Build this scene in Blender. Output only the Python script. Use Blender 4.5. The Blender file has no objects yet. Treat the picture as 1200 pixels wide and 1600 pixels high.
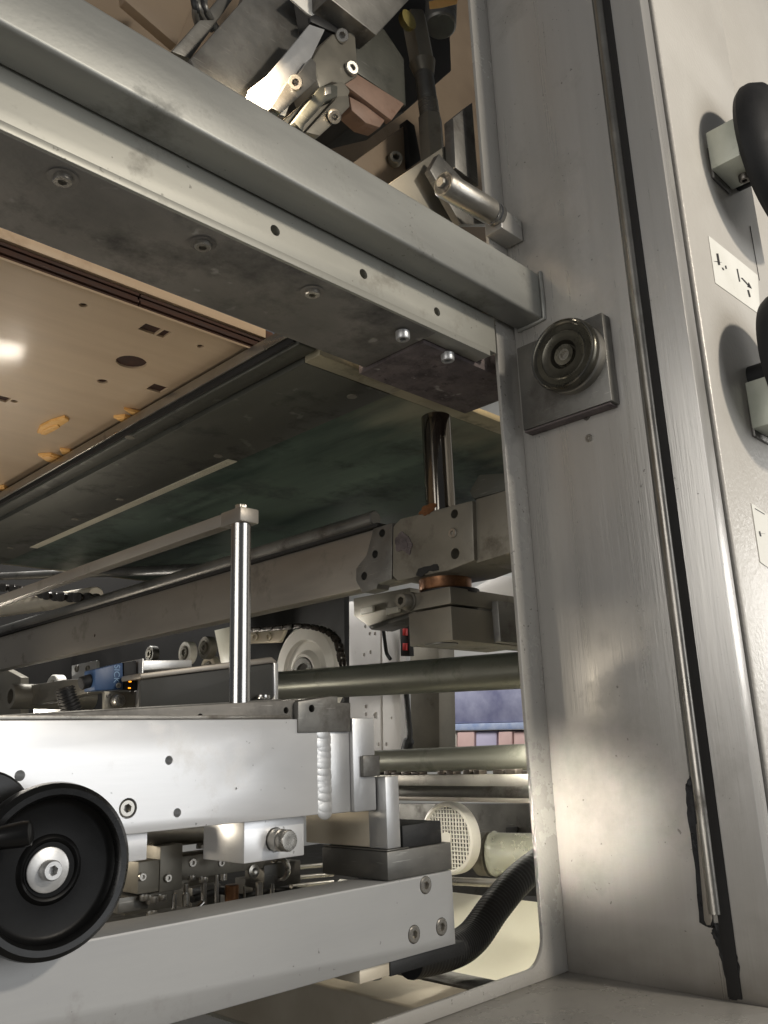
import bpy, bmesh, math, random
from mathutils import Vector, Matrix, Euler
random.seed(7)
SC = bpy.context.scene
COL = SC.collection

# ---------------------------------------------------------------- camera
# world: X runs along the crossbeams (to the right, away), Y into the machine, Z up; metres; eye at the origin
RW = ((0.7103, -0.7027, -0.0356), (0.1634, 0.2140, -0.9631), (0.6845, 0.6781, 0.2669))
F = 1330.0
_x = Vector(RW[0]).normalized(); _f = Vector(RW[2]); _f = (_f - _x * _f.dot(_x)).normalized(); _d = _f.cross(_x)
cam = bpy.data.cameras.new('Camera'); camo = bpy.data.objects.new('Camera', cam); COL.objects.link(camo)
camo.matrix_world = Matrix((( _x.x, -_d.x, -_f.x, 0), (_x.y, -_d.y, -_f.y, 0), (_x.z, -_d.z, -_f.z, 0), (0, 0, 0, 1)))
cam.sensor_fit = 'VERTICAL'; cam.sensor_height = 36.0; cam.lens = 36.0 * F / 1600.0
cam.clip_start = 0.02; cam.clip_end = 100
SC.camera = camo

# ---------------------------------------------------------------- world, lamps, exposure
w = bpy.data.worlds.new('World'); SC.world = w; w.use_nodes = True
w.node_tree.nodes['Background'].inputs[0].default_value = (0.92, 0.95, 1.0, 1)
w.node_tree.nodes['Background'].inputs[1].default_value = 0.085

def area(name, loc, target, sx, sy, power, col=(1, 1, 1), spread=180):
    l = bpy.data.lights.new(name, 'AREA'); l.shape = 'RECTANGLE'; l.size = sx; l.size_y = sy
    l.energy = power; l.color = col; l.spread = math.radians(spread)
    o = bpy.data.objects.new(name, l); COL.objects.link(o); o.location = loc
    o.rotation_euler = (Vector(target) - Vector(loc)).to_track_quat('-Z', 'Y').to_euler()
    return o
area('hall_window', (1.75, -3.2, 0.55), (1.75, 0.7, 0.45), 3.0, 2.2, 52, (0.96, 0.98, 1.0))
area('side_window', (5.2, -1.5, 0.35), (3.6, 0.4, 0.2), 1.8, 1.0, 60, (1.0, 0.98, 0.96))
area('hall_lamp', (1.35, -1.9, 1.50), (1.2, 0.42, 0.85), 0.20, 0.20, 45, (1.0, 0.91, 0.78))
area('left_fill', (-3.2, 0.1, 0.55), (1.0, 0.55, 0.4), 2.4, 2.4, 58, (1.0, 0.97, 0.93))  # soft fill added to lift left-facing faces and undersides; unseen source
area('post_patch_spot', (-1.7, -1.05, -0.24), (1.0, 0.660, -0.098), 0.09, 0.05, 0.24, (1.0, 0.94, 0.82), 4.2)  # added narrow beam that makes the bright patch low on the post
area('machine_lamp', (0.80, 2.31, 0.0), (0.45, 1.40, 0.6), 0.10, 0.055, 1.2, (1.0, 0.90, 0.76))
area('board_fill', (0.28, 1.40, 0.02), (0.46, 1.5, 0.6), 0.3, 0.12, 1.1, (1.0, 0.92, 0.80))  # added fill out of view, lights the plywood board up to its edge
area('upper_lamp', (0.37, 0.735, 1.00), (0.60, 0.80, 0.875), 0.04, 0.04, 2.6, (1.0, 0.80, 0.56), 36)
area('inside_lamp', (1.35, 1.05, 0.0), (1.4, 1.3, -0.5), 0.3, 0.1, 2.8, (1.0, 0.95, 0.82))
area('wheel_fill', (1.10, 3.05, 0.12), (1.48, 1.85, 0.15), 0.12, 0.10, 1.6, (1.0, 0.95, 0.86), 50)  # extra light put in to brighten the white wheel, no known fixture
area('block_fill', (0.30, 1.10, -0.05), (0.71, 0.84, -0.10), 0.05, 0.03, 0.45, (1.0, 0.88, 0.70))  # hidden source added to warm the left-facing block sides
area('backdrop_fill', (1.55, 3.2, 1.7), (2.1, 1.8, 0.0), 0.9, 0.9, 70, (1.0, 0.98, 0.94))  # added to lift the dark background and cabinet, no known fixture

vs = SC.view_settings
vs.view_transform = 'Standard'; vs.look = 'None'; vs.exposure = 0.0; vs.gamma = 1.0; vs.use_curve_mapping = False

# ---------------------------------------------------------------- helpers
RT = Matrix(((_x.x, _d.x, _f.x), (_x.y, _d.y, _f.y), (_x.z, _d.z, _f.z)))
def P(u, v, **k):
    """point on an axis-aligned plane that the photograph shows at pixel (u, v) of 1200x1600"""
    d = RT @ Vector((u - 600, v - 800, F)); a, c = next(iter(k.items()))
    return d * (c / d['XYZ'.index(a)])

def lin(c):
    return tuple(((x / 255) / 12.92 if x / 255 <= 0.04045 else ((x / 255 + 0.055) / 1.055) ** 2.4) for x in c) + (1,)

def M(name, a, b=None, rough=.45, metal=0., scale=9, stretch=(1, 1, 1), rvar=.12, bump=0., bscale=120, bstretch=None,
      grime=None, gscale=6, gamt=.5, coat=0, spec=.5, scratch=0., specks=0., emit=None, trans=0, alpha=None):
    m = bpy.data.materials.new(name); m.use_nodes = True; t = m.node_tree; N = t.nodes; L = t.links
    bs = N['Principled BSDF']
    tc = N.new('ShaderNodeTexCoord'); oi = N.new('ShaderNodeObjectInfo')
    mul = N.new('ShaderNodeMath'); mul.operation = 'MULTIPLY'; mul.inputs[1].default_value = 7.3; L.new(oi.outputs['Random'], mul.inputs[0])
    add = N.new('ShaderNodeVectorMath'); add.operation = 'ADD'; L.new(tc.outputs['Object'], add.inputs[0]); L.new(mul.outputs[0], add.inputs[1])
    mp = N.new('ShaderNodeMapping'); mp.inputs['Scale'].default_value = stretch; L.new(add.outputs[0], mp.inputs[0])
    nz = N.new('ShaderNodeTexNoise'); nz.inputs['Scale'].default_value = scale; nz.inputs['Detail'].default_value = 8; nz.inputs['Roughness'].default_value = .62
    L.new(mp.outputs[0], nz.inputs['Vector'])
    cr = N.new('ShaderNodeValToRGB'); cr.color_ramp.elements[0].position = .32; cr.color_ramp.elements[1].position = .70
    cr.color_ramp.elements[0].color = lin(a); cr.color_ramp.elements[1].color = lin(b or a); L.new(nz.outputs['Fac'], cr.inputs[0])
    col = cr.outputs[0]
    rr = N.new('ShaderNodeMapRange'); rr.inputs[1].default_value = .3; rr.inputs[2].default_value = .7
    rr.inputs[3].default_value = max(.02, rough - rvar); rr.inputs[4].default_value = min(1, rough + rvar)
    L.new(nz.outputs['Fac'], rr.inputs[0]); ro = rr.outputs[0]
    if grime:
        g = N.new('ShaderNodeTexNoise'); g.inputs['Scale'].default_value = gscale; g.inputs['Detail'].default_value = 12; g.inputs['Roughness'].default_value = .68
        L.new(add.outputs[0], g.inputs['Vector'])
        gr = N.new('ShaderNodeMapRange'); gr.inputs[1].default_value = .68 - .35 * gamt; gr.inputs[2].default_value = .80 - .25 * gamt
        gr.inputs[3].default_value = 0; gr.inputs[4].default_value = .85; L.new(g.outputs['Fac'], gr.inputs[0])
        mx = N.new('ShaderNodeMix'); mx.data_type = 'RGBA'; L.new(gr.outputs[0], mx.inputs[0]); L.new(col, mx.inputs[6]); mx.inputs[7].default_value = lin(grime)
        col = mx.outputs[2]
        ra = N.new('ShaderNodeMath'); ra.operation = 'MULTIPLY_ADD'; ra.inputs[1].default_value = .3; L.new(gr.outputs[0], ra.inputs[0]); L.new(ro, ra.inputs[2]); ra.use_clamp = True
        ro = ra.outputs[0]
    if scratch:
        sm = N.new('ShaderNodeMapping'); sm.inputs['Scale'].default_value = (3, 3, 60); sm.inputs['Rotation'].default_value = (.5, .9, .3); L.new(add.outputs[0], sm.inputs[0])
        s = N.new('ShaderNodeTexNoise'); s.inputs['Scale'].default_value = 9; s.inputs['Detail'].default_value = 3; L.new(sm.outputs[0], s.inputs['Vector'])
        sr = N.new('ShaderNodeMapRange'); sr.inputs[1].default_value = .66; sr.inputs[2].default_value = .72; sr.inputs[4].default_value = scratch; L.new(s.outputs['Fac'], sr.inputs[0])
        mx = N.new('ShaderNodeMix'); mx.data_type = 'RGBA'; L.new(sr.outputs[0], mx.inputs[0]); L.new(col, mx.inputs[6]); mx.inputs[7].default_value = lin((215, 212, 205)); col = mx.outputs[2]
    if specks:
        s = N.new('ShaderNodeTexNoise'); s.inputs['Scale'].default_value = 150; s.inputs['Detail'].default_value = 2; L.new(add.outputs[0], s.inputs['Vector'])
        s2 = N.new('ShaderNodeTexNoise'); s2.inputs['Scale'].default_value = 14; s2.inputs['Detail'].default_value = 3; L.new(add.outputs[0], s2.inputs['Vector'])
        sa = N.new('ShaderNodeMath'); sa.operation = 'MULTIPLY_ADD'; sa.inputs[1].default_value = .35; L.new(s2.outputs['Fac'], sa.inputs[0]); L.new(s.outputs['Fac'], sa.inputs[2])
        sr = N.new('ShaderNodeMapRange'); sr.inputs[1].default_value = .905; sr.inputs[2].default_value = .96; sr.inputs[4].default_value = specks; L.new(sa.outputs[0], sr.inputs[0])
        mx = N.new('ShaderNodeMix'); mx.data_type = 'RGBA'; L.new(sr.outputs[0], mx.inputs[0]); L.new(col, mx.inputs[6]); mx.inputs[7].default_value = lin((58, 52, 46)); col = mx.outputs[2]
    L.new(col, bs.inputs['Base Color']); L.new(ro, bs.inputs['Roughness'])
    bs.inputs['Metallic'].default_value = metal; bs.inputs['Specular IOR Level'].default_value = spec
    bs.inputs['Coat Weight'].default_value = coat; bs.inputs['Coat Roughness'].default_value = .12
    bs.inputs['Transmission Weight'].default_value = trans
    if emit: bs.inputs['Emission Color'].default_value = lin(emit[0]); bs.inputs['Emission Strength'].default_value = emit[1]
    if bump:
        v = add.outputs[0]
        if bstretch:
            bm_ = N.new('ShaderNodeMapping'); bm_.inputs['Scale'].default_value = bstretch; L.new(v, bm_.inputs[0]); v = bm_.outputs[0]
        bn = N.new('ShaderNodeTexNoise'); bn.inputs['Scale'].default_value = bscale; bn.inputs['Detail'].default_value = 4; L.new(v, bn.inputs['Vector'])
        bp = N.new('ShaderNodeBump'); bp.inputs['Strength'].default_value = bump; bp.inputs['Distance'].default_value = .002; L.new(bn.outputs['Fac'], bp.inputs['Height']); L.new(bp.outputs[0], bs.inputs['Normal'])
    return m

GR = (52, 47, 42)
MT = dict(
    post=M('satin_grey_paint', (181, 178, 172), (188, 185, 180), .30, .42, 5.0, (9, 9, .3), .05, .12, 420, (1, 1, .03), grime=(156, 152, 145), gscale=3.5, gamt=.38, specks=.55),
    rim=M('glossy_grey_paint', (158, 155, 149), (168, 165, 159), .27, 0, 6, rvar=.05, bump=.18, bscale=260, grime=(110, 98, 84), gscale=20, gamt=-.35, specks=.7),
    beam=M('worn_silver_grey_paint', (126, 126, 122), (160, 160, 154), .40, .4, 4, (.25, 1.5, 1.5), .12, .06, 200, grime=(98, 97, 90), gscale=7, gamt=.38, specks=.4),
    plate=M('dull_zinc_plate', (144, 143, 135), (172, 170, 160), .44, .35, 5, (.25, 1.5, 1), .1, .04, 200, grime=(116, 111, 100), gscale=8, gamt=.38, specks=.5),
    grimy=M('grimy_dark_steel', (112, 110, 105), (150, 145, 138), .62, .35, 7, rvar=.15, bump=.35, bscale=90, grime=(52, 51, 49), gscale=5, gamt=.55, scratch=.35),
    crust=M('dust_crusted_steel', (84, 76, 76), (112, 102, 100), .88, .05, 30, rvar=.1, bump=1.0, bscale=110, grime=(60, 54, 54), gscale=24, gamt=.5, scratch=.4),
    ply=M('birch_veneer', (190, 164, 134), (206, 182, 152), .5, 0, 5, (.35, 3.5, 1), .1, .05, 120, (1, 8, 1), grime=(150, 118, 90), gscale=4, gamt=.15, coat=.25),
    plyedge=M('burnt_plywood_edge', (50, 32, 26), (78, 52, 40), .8, 0, 30, (1, 1, 6), bump=.4),
    plyglow=M('glow_toned_wood', (236, 178, 98), (246, 198, 126), .6, 0, 14, (1, 6, 1), bump=.2),  # orange glow of light through the torn openings put into the wood colour
    raw=M('raw_steel', (150, 146, 138), (178, 174, 166), .34, .9, 8, (1, 1, 1), .12, .08, 200, grime=(92, 86, 78), gscale=12, gamt=.3, scratch=.25),
    rawd=M('dark_raw_steel', (98, 97, 93), (126, 124, 119), .45, .7, 9, rvar=.12, bump=.12, bscale=160, grime=(66, 60, 54), gscale=10, gamt=.4, scratch=.2),
    olive=M('olive_tinged_steel', (112, 108, 98), (134, 129, 117), .5, .45, 8, rvar=.1, bump=.08, bscale=150, grime=(86, 78, 66), gscale=11, gamt=.32),
    flat=M('dull_flat_bar', (128, 122, 114), (150, 144, 134), .44, .55, 7, (1, .25, 1), .1, .08, 200, (1, .1, 1), grime=(92, 86, 78), gscale=9, gamt=.3),
    alu=M('milled_aluminium', (222, 223, 224), (236, 236, 236), .34, .55, 6, (.3, 1, 1), .08, .03, 260, (.1, 1, 1), grime=(200, 198, 195), gscale=9, gamt=.3, specks=.5),
    alud=M('grey_aluminium', (186, 186, 186), (206, 206, 204), .38, .7, 7, rvar=.1, bump=.05, bscale=220, grime=(140, 136, 130), gscale=9, gamt=.15),
    satin=M('satin_aluminium', (160, 160, 160), (178, 178, 176), .60, .55, 5, (.3, 1, 1), .06, .04, 220, (.1, 1, 1), grime=(142, 139, 134), gscale=7, gamt=.25, specks=.5),
    webshade=M('shaded_web_grey', (46, 46, 44), (60, 60, 57), .7, 0, 8, bump=.1),  # shade inside the channel web put into its base colour
    weld=M('weld_bead', (196, 196, 194), (230, 230, 228), .38, .85, 30, bump=.25, bscale=200),
    cream=M('pale_lit_steel', (200, 188, 166), (216, 206, 186), .42, .35, 9, rvar=.1, bump=.06, bscale=180, grime=(150, 136, 114), gscale=10, gamt=.15),
    chrome=M('polished_chrome', (104, 99, 92), (132, 127, 120), .10, 1, 4, (1, 1, .3), .05),
    rod=M('ground_steel_rod', (170, 168, 164), (196, 194, 190), .2, 1, 5, (1, 1, .4), .05),
    bolt=M('zinc_bolt', (176, 172, 164), (200, 196, 188), .3, .95, 40, rvar=.1, grime=(92, 84, 76), gscale=60, gamt=.35),
    boltd=M('dark_bolt', (96, 92, 88), (130, 126, 120), .4, .9, 40, rvar=.1, grime=(60, 54, 50), gscale=60, gamt=.5),
    bronze=M('bronze_bush', (108, 76, 54), (150, 110, 80), .35, .9, 14, grime=(64, 44, 34), gscale=24, gamt=.5),
    copper=M('reddish_worn_block', (118, 96, 82), (142, 116, 100), .6, .15, 18, bump=.3, grime=(110, 78, 62), gscale=22, gamt=.35),
    green=M('worn_green_coating', (28, 46, 40), (88, 104, 92), .45, .1, 5, (2.6, .35, 1), .12, .08, 140, grime=(24, 30, 28), gscale=5, gamt=.5),
    darkp=M('black_steel_plate', (58, 58, 52), (86, 86, 78), .48, .3, 5, (2, .4, 1), .12, .12, 160, grime=(34, 34, 32), gscale=8, gamt=.4, scratch=.12),
    worn=M('worn_cream_edge', (138, 130, 108), (166, 158, 134), .5, .3, 12, (.3, 1, 1), .1, .1, 160, grime=(84, 82, 68), gscale=14, gamt=.4),
    perf=M('perforated_strip', (186, 180, 160), (204, 198, 180), .5, .1, 14),
    black=M('black_bakelite', (13, 13, 13), (20, 20, 20), .30, 0, 12, rvar=.08, bump=.06, bscale=90, coat=.0, spec=.35),
    bake=M('dull_black_dish', (5, 5, 5), (9, 9, 9), .42, 0, 12, rvar=.1, bump=.08, bscale=60, spec=.15, specks=.0),
    blackm=M('matt_black_plastic', (24, 24, 25), (34, 34, 35), .62, 0, 20, bump=.12, bscale=300, spec=.3),
    rubber=M('black_rubber', (16, 16, 16), (26, 26, 26), .55, 0, 20, bump=.15, bscale=260),
    grease=M('black_grease', (14, 14, 15), (28, 28, 30), .3, .1, 30, bump=.5, bscale=140),
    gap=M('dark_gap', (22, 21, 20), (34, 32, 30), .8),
    hammer=M('hammered_grey_paint', (198, 193, 184), (208, 204, 196), .36, .1, 4, rvar=.05, bump=.36, bscale=170),
    paper=M('paper_label', (226, 224, 214), (238, 236, 228), .6, 0, 10, grime=(190, 184, 168), gscale=14, gamt=.1),
    ink=M('black_ink', (24, 22, 22), (40, 36, 34), .6),
    clamp=M('stained_cast_block', (172, 176, 162), (196, 198, 186), .45, .25, 14, bump=.1, grime=(96, 92, 80), gscale=16, gamt=.3),
    knob=M('worn_dark_dial', (74, 72, 64), (104, 100, 90), .32, .75, 16, rvar=.08, bump=.06, grime=(48, 44, 40), gscale=20, gamt=.3),
    ring=M('polished_dial_ring', (132, 128, 118), (160, 156, 146), .2, .95, 20),
    white=M('white_plastic', (216, 212, 202), (228, 224, 214), .45, 0, 9, grime=(170, 160, 142), gscale=9, gamt=.1),
    cab=M('white_cabinet_paint', (214, 210, 206), (226, 222, 218), .5, 0, 5, grime=(160, 152, 142), gscale=9, gamt=.1),
    ivory=M('ivory_cover_paint', (212, 207, 186), (224, 220, 202), .4, 0, 4, rvar=.06, grime=(176, 166, 142), gscale=5, gamt=-.1),
    beige=M('beige_inner_paint', (108, 92, 74), (128, 112, 92), .6, 0, 4, grime=(104, 88, 70), gscale=4, gamt=.3),
    blue=M('blue_sensor_case', (40, 66, 102), (50, 78, 116), .45, 0, 20, grime=(36, 56, 84), gscale=30, gamt=.2),
    bluet=M('pale_blue_print', (128, 158, 190), None, .6),
    led=M('orange_led', (255, 150, 30), None, .5, emit=((255, 150, 30), 3.0)),
    resin=M('cream_filter', (214, 208, 186), (222, 217, 198), .6),
    clear=M('clear_cup', (226, 226, 206), (238, 238, 220), .25, 0, 10, trans=.55),
    chain=M('oily_chain', (44, 40, 36), (70, 64, 58), .4, .8, 40, bump=.4),
    roller=M('dull_roller', (128, 128, 118), (156, 156, 144), .36, .8, 6, (1, .15, 1), .12, grime=(84, 84, 74), gscale=8, gamt=.35),
    film=M('blue_wrapped_pile', (112, 114, 144), (160, 162, 186), .4, 0, 7, bump=.3, bscale=20),
    pink=M('pink_carton', (196, 164, 160), (210, 180, 174), .7), lilac=M('lilac_carton', (176, 170, 196), (190, 184, 206), .7),
    sky=M('pale_blue_strip', (140, 158, 196), (180, 190, 212), .6, 0, 30),
    red=M('red_cap', (190, 40, 36), None, .5), yellow=M('yellow_cap', (104, 94, 44), (122, 110, 56), .5),
    wall=M('pale_hall_wall', (226, 226, 224), (234, 234, 230), .8), floor=M('dark_pit_floor', (34, 32, 28), (50, 46, 40), .8),
)

# worn front edge of the green coating: pale metal shows through near its front rim
def edge_blend(m, ycen, amt, col, axis=1):
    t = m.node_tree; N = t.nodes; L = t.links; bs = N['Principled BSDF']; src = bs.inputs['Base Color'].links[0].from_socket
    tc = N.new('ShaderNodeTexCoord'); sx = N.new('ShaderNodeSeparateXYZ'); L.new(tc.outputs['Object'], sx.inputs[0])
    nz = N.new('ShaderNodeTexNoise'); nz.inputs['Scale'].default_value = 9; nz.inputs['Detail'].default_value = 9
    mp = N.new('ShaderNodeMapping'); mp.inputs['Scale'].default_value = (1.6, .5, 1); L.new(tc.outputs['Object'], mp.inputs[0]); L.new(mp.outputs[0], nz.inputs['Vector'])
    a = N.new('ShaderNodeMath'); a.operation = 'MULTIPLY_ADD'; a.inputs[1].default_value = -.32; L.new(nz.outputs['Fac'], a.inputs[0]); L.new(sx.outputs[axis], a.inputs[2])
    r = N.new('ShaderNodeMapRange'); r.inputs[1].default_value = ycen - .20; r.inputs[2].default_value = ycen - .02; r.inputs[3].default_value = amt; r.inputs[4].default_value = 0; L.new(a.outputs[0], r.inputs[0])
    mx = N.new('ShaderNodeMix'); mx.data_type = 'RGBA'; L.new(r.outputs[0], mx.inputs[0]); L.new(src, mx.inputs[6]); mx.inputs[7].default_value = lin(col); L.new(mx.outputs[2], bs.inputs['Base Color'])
edge_blend(MT['green'], -.79, .7, (140, 136, 116))
edge_blend(MT['post'], -.985, .8, (92, 84, 72), 2)  # face plate turns darker and browner towards its bottom end
ORG = {}
def place(o, parent, org):
    ORG[o.name] = Vector(org)
    if parent is not None:
        o.parent = parent; o.location = Vector(org) - ORG[parent.name]
    else:
        o.location = org
def tag(o, label, cat, group=None, kind=None):
    if label: o['label'] = label
    if cat: o['category'] = cat
    if group: o['group'] = group
    if kind: o['kind'] = kind
    return o
def thing(name, label, cat, loc, group=None):
    o = bpy.data.objects.new(name, None); COL.objects.link(o); o.empty_display_size = .02
    place(o, None, loc); return tag(o, label, cat, group)
def smooth(me, ang=35):
    me.shade_smooth(); me.set_sharp_from_angle(angle=math.radians(ang))
def obj(name, bm, mat, parent=None, bevel=0., segs=2, ang=35, org=None):
    bmesh.ops.recalc_face_normals(bm, faces=bm.faces)
    if bevel:
        ed = [e for e in bm.edges if len(e.link_faces) == 2 and e.calc_face_angle(0) > .5]
        bmesh.ops.bevel(bm, geom=ed, offset=bevel, segments=segs, profile=.5, affect='EDGES', clamp_overlap=True)
    lo = Vector([min(v.co[i] for v in bm.verts) for i in range(3)]); hi = Vector([max(v.co[i] for v in bm.verts) for i in range(3)])
    c = (lo + hi) / 2 if org is None else Vector(org)
    for v in bm.verts: v.co -= c
    me = bpy.data.meshes.new(name); bm.to_mesh(me); bm.free(); smooth(me, ang)
    me.materials.append(MT[mat]); o = bpy.data.objects.new(name, me); COL.objects.link(o); place(o, parent, c); return o
def bbox(bm, x0, x1, y0, y1, z0, z1):
    r = bmesh.ops.create_cube(bm, size=1)['verts']
    for v in r: v.co = Vector(((x0 + x1) / 2 + v.co.x * (x1 - x0), (y0 + y1) / 2 + v.co.y * (y1 - y0), (z0 + z1) / 2 + v.co.z * (z1 - z0)))
    return r
def box(name, x0, x1, y0, y1, z0, z1, mat, parent=None, bevel=.0012, segs=2):
    bm = bmesh.new(); bbox(bm, x0, x1, y0, y1, z0, z1); return obj(name, bm, mat, parent, bevel, segs)
def prism(name, pts, vec, mat, parent=None, bevel=.001, segs=2):
    bm = bmesh.new(); a = [bm.verts.new(p) for p in pts]; b = [bm.verts.new(Vector(p) + Vector(vec)) for p in pts]; n = len(a)
    bm.faces.new(a); bm.faces.new(b[::-1])
    for i in range(n): bm.faces.new((a[i], b[i], b[(i + 1) % n], a[(i + 1) % n]))
    return obj(name, bm, mat, parent, bevel, segs)
def pp(name, px, depth, mat, parent=None, bevel=.001, **k):
    """outline seen at the given pixels on plane X=, Y= or Z=, given real thickness away from the eye"""
    ax = next(iter(k)); v = [0, 0, 0]; v['XYZ'.index(ax)] = depth
    return prism(name, [P(u, q, **k) for u, q in px], v, mat, parent, bevel)
def frame(d):
    d = Vector(d).normalized(); return d.to_track_quat('Z', 'Y').to_matrix()
def lathe_bm(prof, p0, d, n=32, bm=None):
    """prof: (radius, height) pairs along direction d from p0"""
    bm = bm or bmesh.new(); R = frame(d); rings = []
    for r, h in prof:
        if r < 1e-6: rings.append([bm.verts.new(Vector(p0) + R @ Vector((0, 0, h)))])
        else: rings.append([bm.verts.new(Vector(p0) + R @ Vector((r * math.cos(2 * math.pi * i / n), r * math.sin(2 * math.pi * i / n), h))) for i in range(n)])
    for a, b in zip(rings, rings[1:]):
        for i in range(n):
            j = (i + 1) % n
            if len(a) == 1 and len(b) == 1: continue
            if len(a) == 1: bm.faces.new((a[0], b[i], b[j]))
            elif len(b) == 1: bm.faces.new((a[i], b[0], a[j]))
            else: bm.faces.new((a[i], b[i], b[j], a[j]))
    return bm
def lathe(name, prof, p0, d, mat, parent=None, n=32): return obj(name, lathe_bm(prof, p0, d, n), mat, parent)
def cyl(name, p0, p1, r, mat, parent=None, n=28, c=None):
    h = (Vector(p1) - Vector(p0)).length; c = min(r * .12, h * .2) if c is None else c
    return lathe(name, [(0, 0), (r - c, 0), (r, c), (r, h - c), (r - c, h), (0, h)], p0, Vector(p1) - Vector(p0), mat, parent, n)
def tube(name, pts, rad, mat, parent=None, n=16, radf=None):
    bm = bmesh.new(); rings = []; pts = [Vector(p) for p in pts]; up = Vector((.3, .2, 1)).normalized()
    for i, p in enumerate(pts):
        t = (pts[min(i + 1, len(pts) - 1)] - pts[max(i - 1, 0)]).normalized(); a = t.cross(up).normalized(); b = t.cross(a)
        r = rad if radf is None else radf(i)
        rings.append([bm.verts.new(p + a * r * math.cos(2 * math.pi * k / n) + b * r * math.sin(2 * math.pi * k / n)) for k in range(n)])
    for A, B in zip(rings, rings[1:]):
        for k in range(n): bm.faces.new((A[k], A[(k + 1) % n], B[(k + 1) % n], B[k]))
    bm.faces.new(rings[0][::-1]); bm.faces.new(rings[-1]); return obj(name, bm, mat, parent, ang=60)
def spline(ctrl, n):
    c = [Vector(p) for p in ctrl]; c = [2 * c[0] - c[1]] + c + [2 * c[-1] - c[-2]]; out = []
    m = len(c) - 3
    for i in range(n + 1):
        s = i / n * m; k = min(int(s), m - 1); t = s - k; a, b, d, e = c[k:k + 4]
        out.append(.5 * ((2 * b) + (d - a) * t + (2 * a - 5 * b + 4 * d - e) * t * t + (3 * b - a - 3 * d + e) * t ** 3))
    return out
_bolt = {}
def bolt_mesh(kind):
    """unit socket-head screws: outer radius 1, along +Z"""
    if kind in _bolt: return _bolt[kind]
    bm = bmesh.new(); n = 24; h = {'cap': 1.15, 'low': .55, 'flush': .10, 'flat': .18, 'hex': .8}[kind]
    def ring(r, z, hexa=False):
        o = []
        for i in range(n):
            a = 2 * math.pi * i / n; q = r
            if hexa: q = r * math.cos(math.pi / 6) / math.cos((a % (math.pi / 3)) - math.pi / 6)
            o.append(bm.verts.new((q * math.cos(a), q * math.sin(a), z)))
        return o
    if kind == 'hex': seq = [ring(1, 0, True), ring(1, h * .9, True), ring(.85, h)]
    else: seq = [ring(1, 0), ring(1, h * .82), ring(.88, h)]
    if kind in ('cap', 'low', 'flush'):
        seq += [ring(.52, h, True), ring(.50, h * .30 - .1, True), ]
    elif kind == 'flat':
        seq += [ring(.6, h * 1.02), ring(.3, h * 1.0)]
    for A, B in zip(seq, seq[1:]):
        for i in range(n): bm.faces.new((A[i], A[(i + 1) % n], B[(i + 1) % n], B[i]))
    bm.faces.new(seq[-1])
    me = bpy.data.meshes.new('bolt_' + kind); bmesh.ops.recalc_face_normals(bm, faces=bm.faces); bm.to_mesh(me); bm.free(); smooth(me, 30)
    me.materials.append(MT['bolt']); _bolt[kind] = me; return me
def bolt(p, d, r, parent, kind='cap', mat=None, name='bolt'):
    o = bpy.data.objects.new(name, bolt_mesh(kind)); COL.objects.link(o)
    R = frame(d); q = Matrix.Rotation(random.uniform(0, 1), 3, Vector(d).normalized())
    o.rotation_euler = (q @ R).to_euler(); o.scale = (r, r, r); place(o, parent, p)
    if mat: o.material_slots[0].link = 'OBJECT'; o.material_slots[0].material = MT[mat]
    return o
def cut(o, cyls=(), boxes=()):
    """drill real holes into a mesh part; cyls: (centre, axis, radius, depth)"""
    bm = bmesh.new()
    for c, d, r, dep in cyls:
        dd = Vector(d).normalized(); lathe_bm([(0, 0), (r, 0), (r, 2 * dep), (0, 2 * dep)], Vector(c) - dd * dep, dd, 20, bm)
    for b in boxes: bbox(bm, *b)
    bmesh.ops.recalc_face_normals(bm, faces=bm.faces)
    org = ORG[o.name]
    for v in bm.verts: v.co -= org
    me = bpy.data.meshes.new('cutter'); bm.to_mesh(me); bm.free(); k = bpy.data.objects.new('cutter', me); COL.objects.link(k)
    k.matrix_world = Matrix.Translation(org)
    bpy.context.view_layer.update()
    md = o.modifiers.new('b', 'BOOLEAN'); md.operation = 'DIFFERENCE'; md.object = k; md.solver = 'EXACT'
    dg = bpy.context.evaluated_depsgraph_get(); nm = bpy.data.meshes.new_from_object(o.evaluated_get(dg)); o.modifiers.clear()
    old = o.data; o.data = nm; nm.name = old.name; bpy.data.objects.remove(k); smooth(nm, 35)
NX, NY, NZ = Vector((-1, 0, 0)), Vector((0, -1, 0)), Vector((0, 0, -1))

# ================================================================ SETTING
tag(box('wall', 4.6, 4.7, -1, 6, -1.2, 3.5, 'wall', None, 0), None, None, kind='structure')
tag(box('wall', -1, 4.6, 5.4, 5.5, -1.2, 3.5, 'wall', None, 0), None, None, kind='structure')
tag(box('floor', -.6, 4.6, .75, 5.4, -.75, -.70, 'floor', None, 0), None, None, kind='structure')

# ================================================================ SIDE FRAME POST
post = thing('frame_post', 'tall satin grey frame post with vertical steel guide rail and recessed ledge', 'post', (1.0, .55, -.281))
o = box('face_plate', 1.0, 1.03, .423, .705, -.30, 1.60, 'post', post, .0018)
# opening rim: L-shaped plate with a rounded inner corner
rim = [(1.0, -.281)]
x0, zt, rc = .952, -.265, .034
rim += [(-.8, -.281), (-.8, zt), (x0 - rc, zt)]
for i in range(1, 9):
    a = math.pi / 2 * i / 8; rim.append((x0 - rc + rc * math.sin(a), zt + rc - rc * math.cos(a)))
rim += [(x0, 1.6), (1.0, 1.6)]
prism('opening_rim', [(x, .692, z) for x, z in rim], (0, .006, 0), 'rim', post, .001)
box('ledge', -.8, .9995, .395, .7045, -.32, -.2812, 'rim', post, .002)
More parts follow.
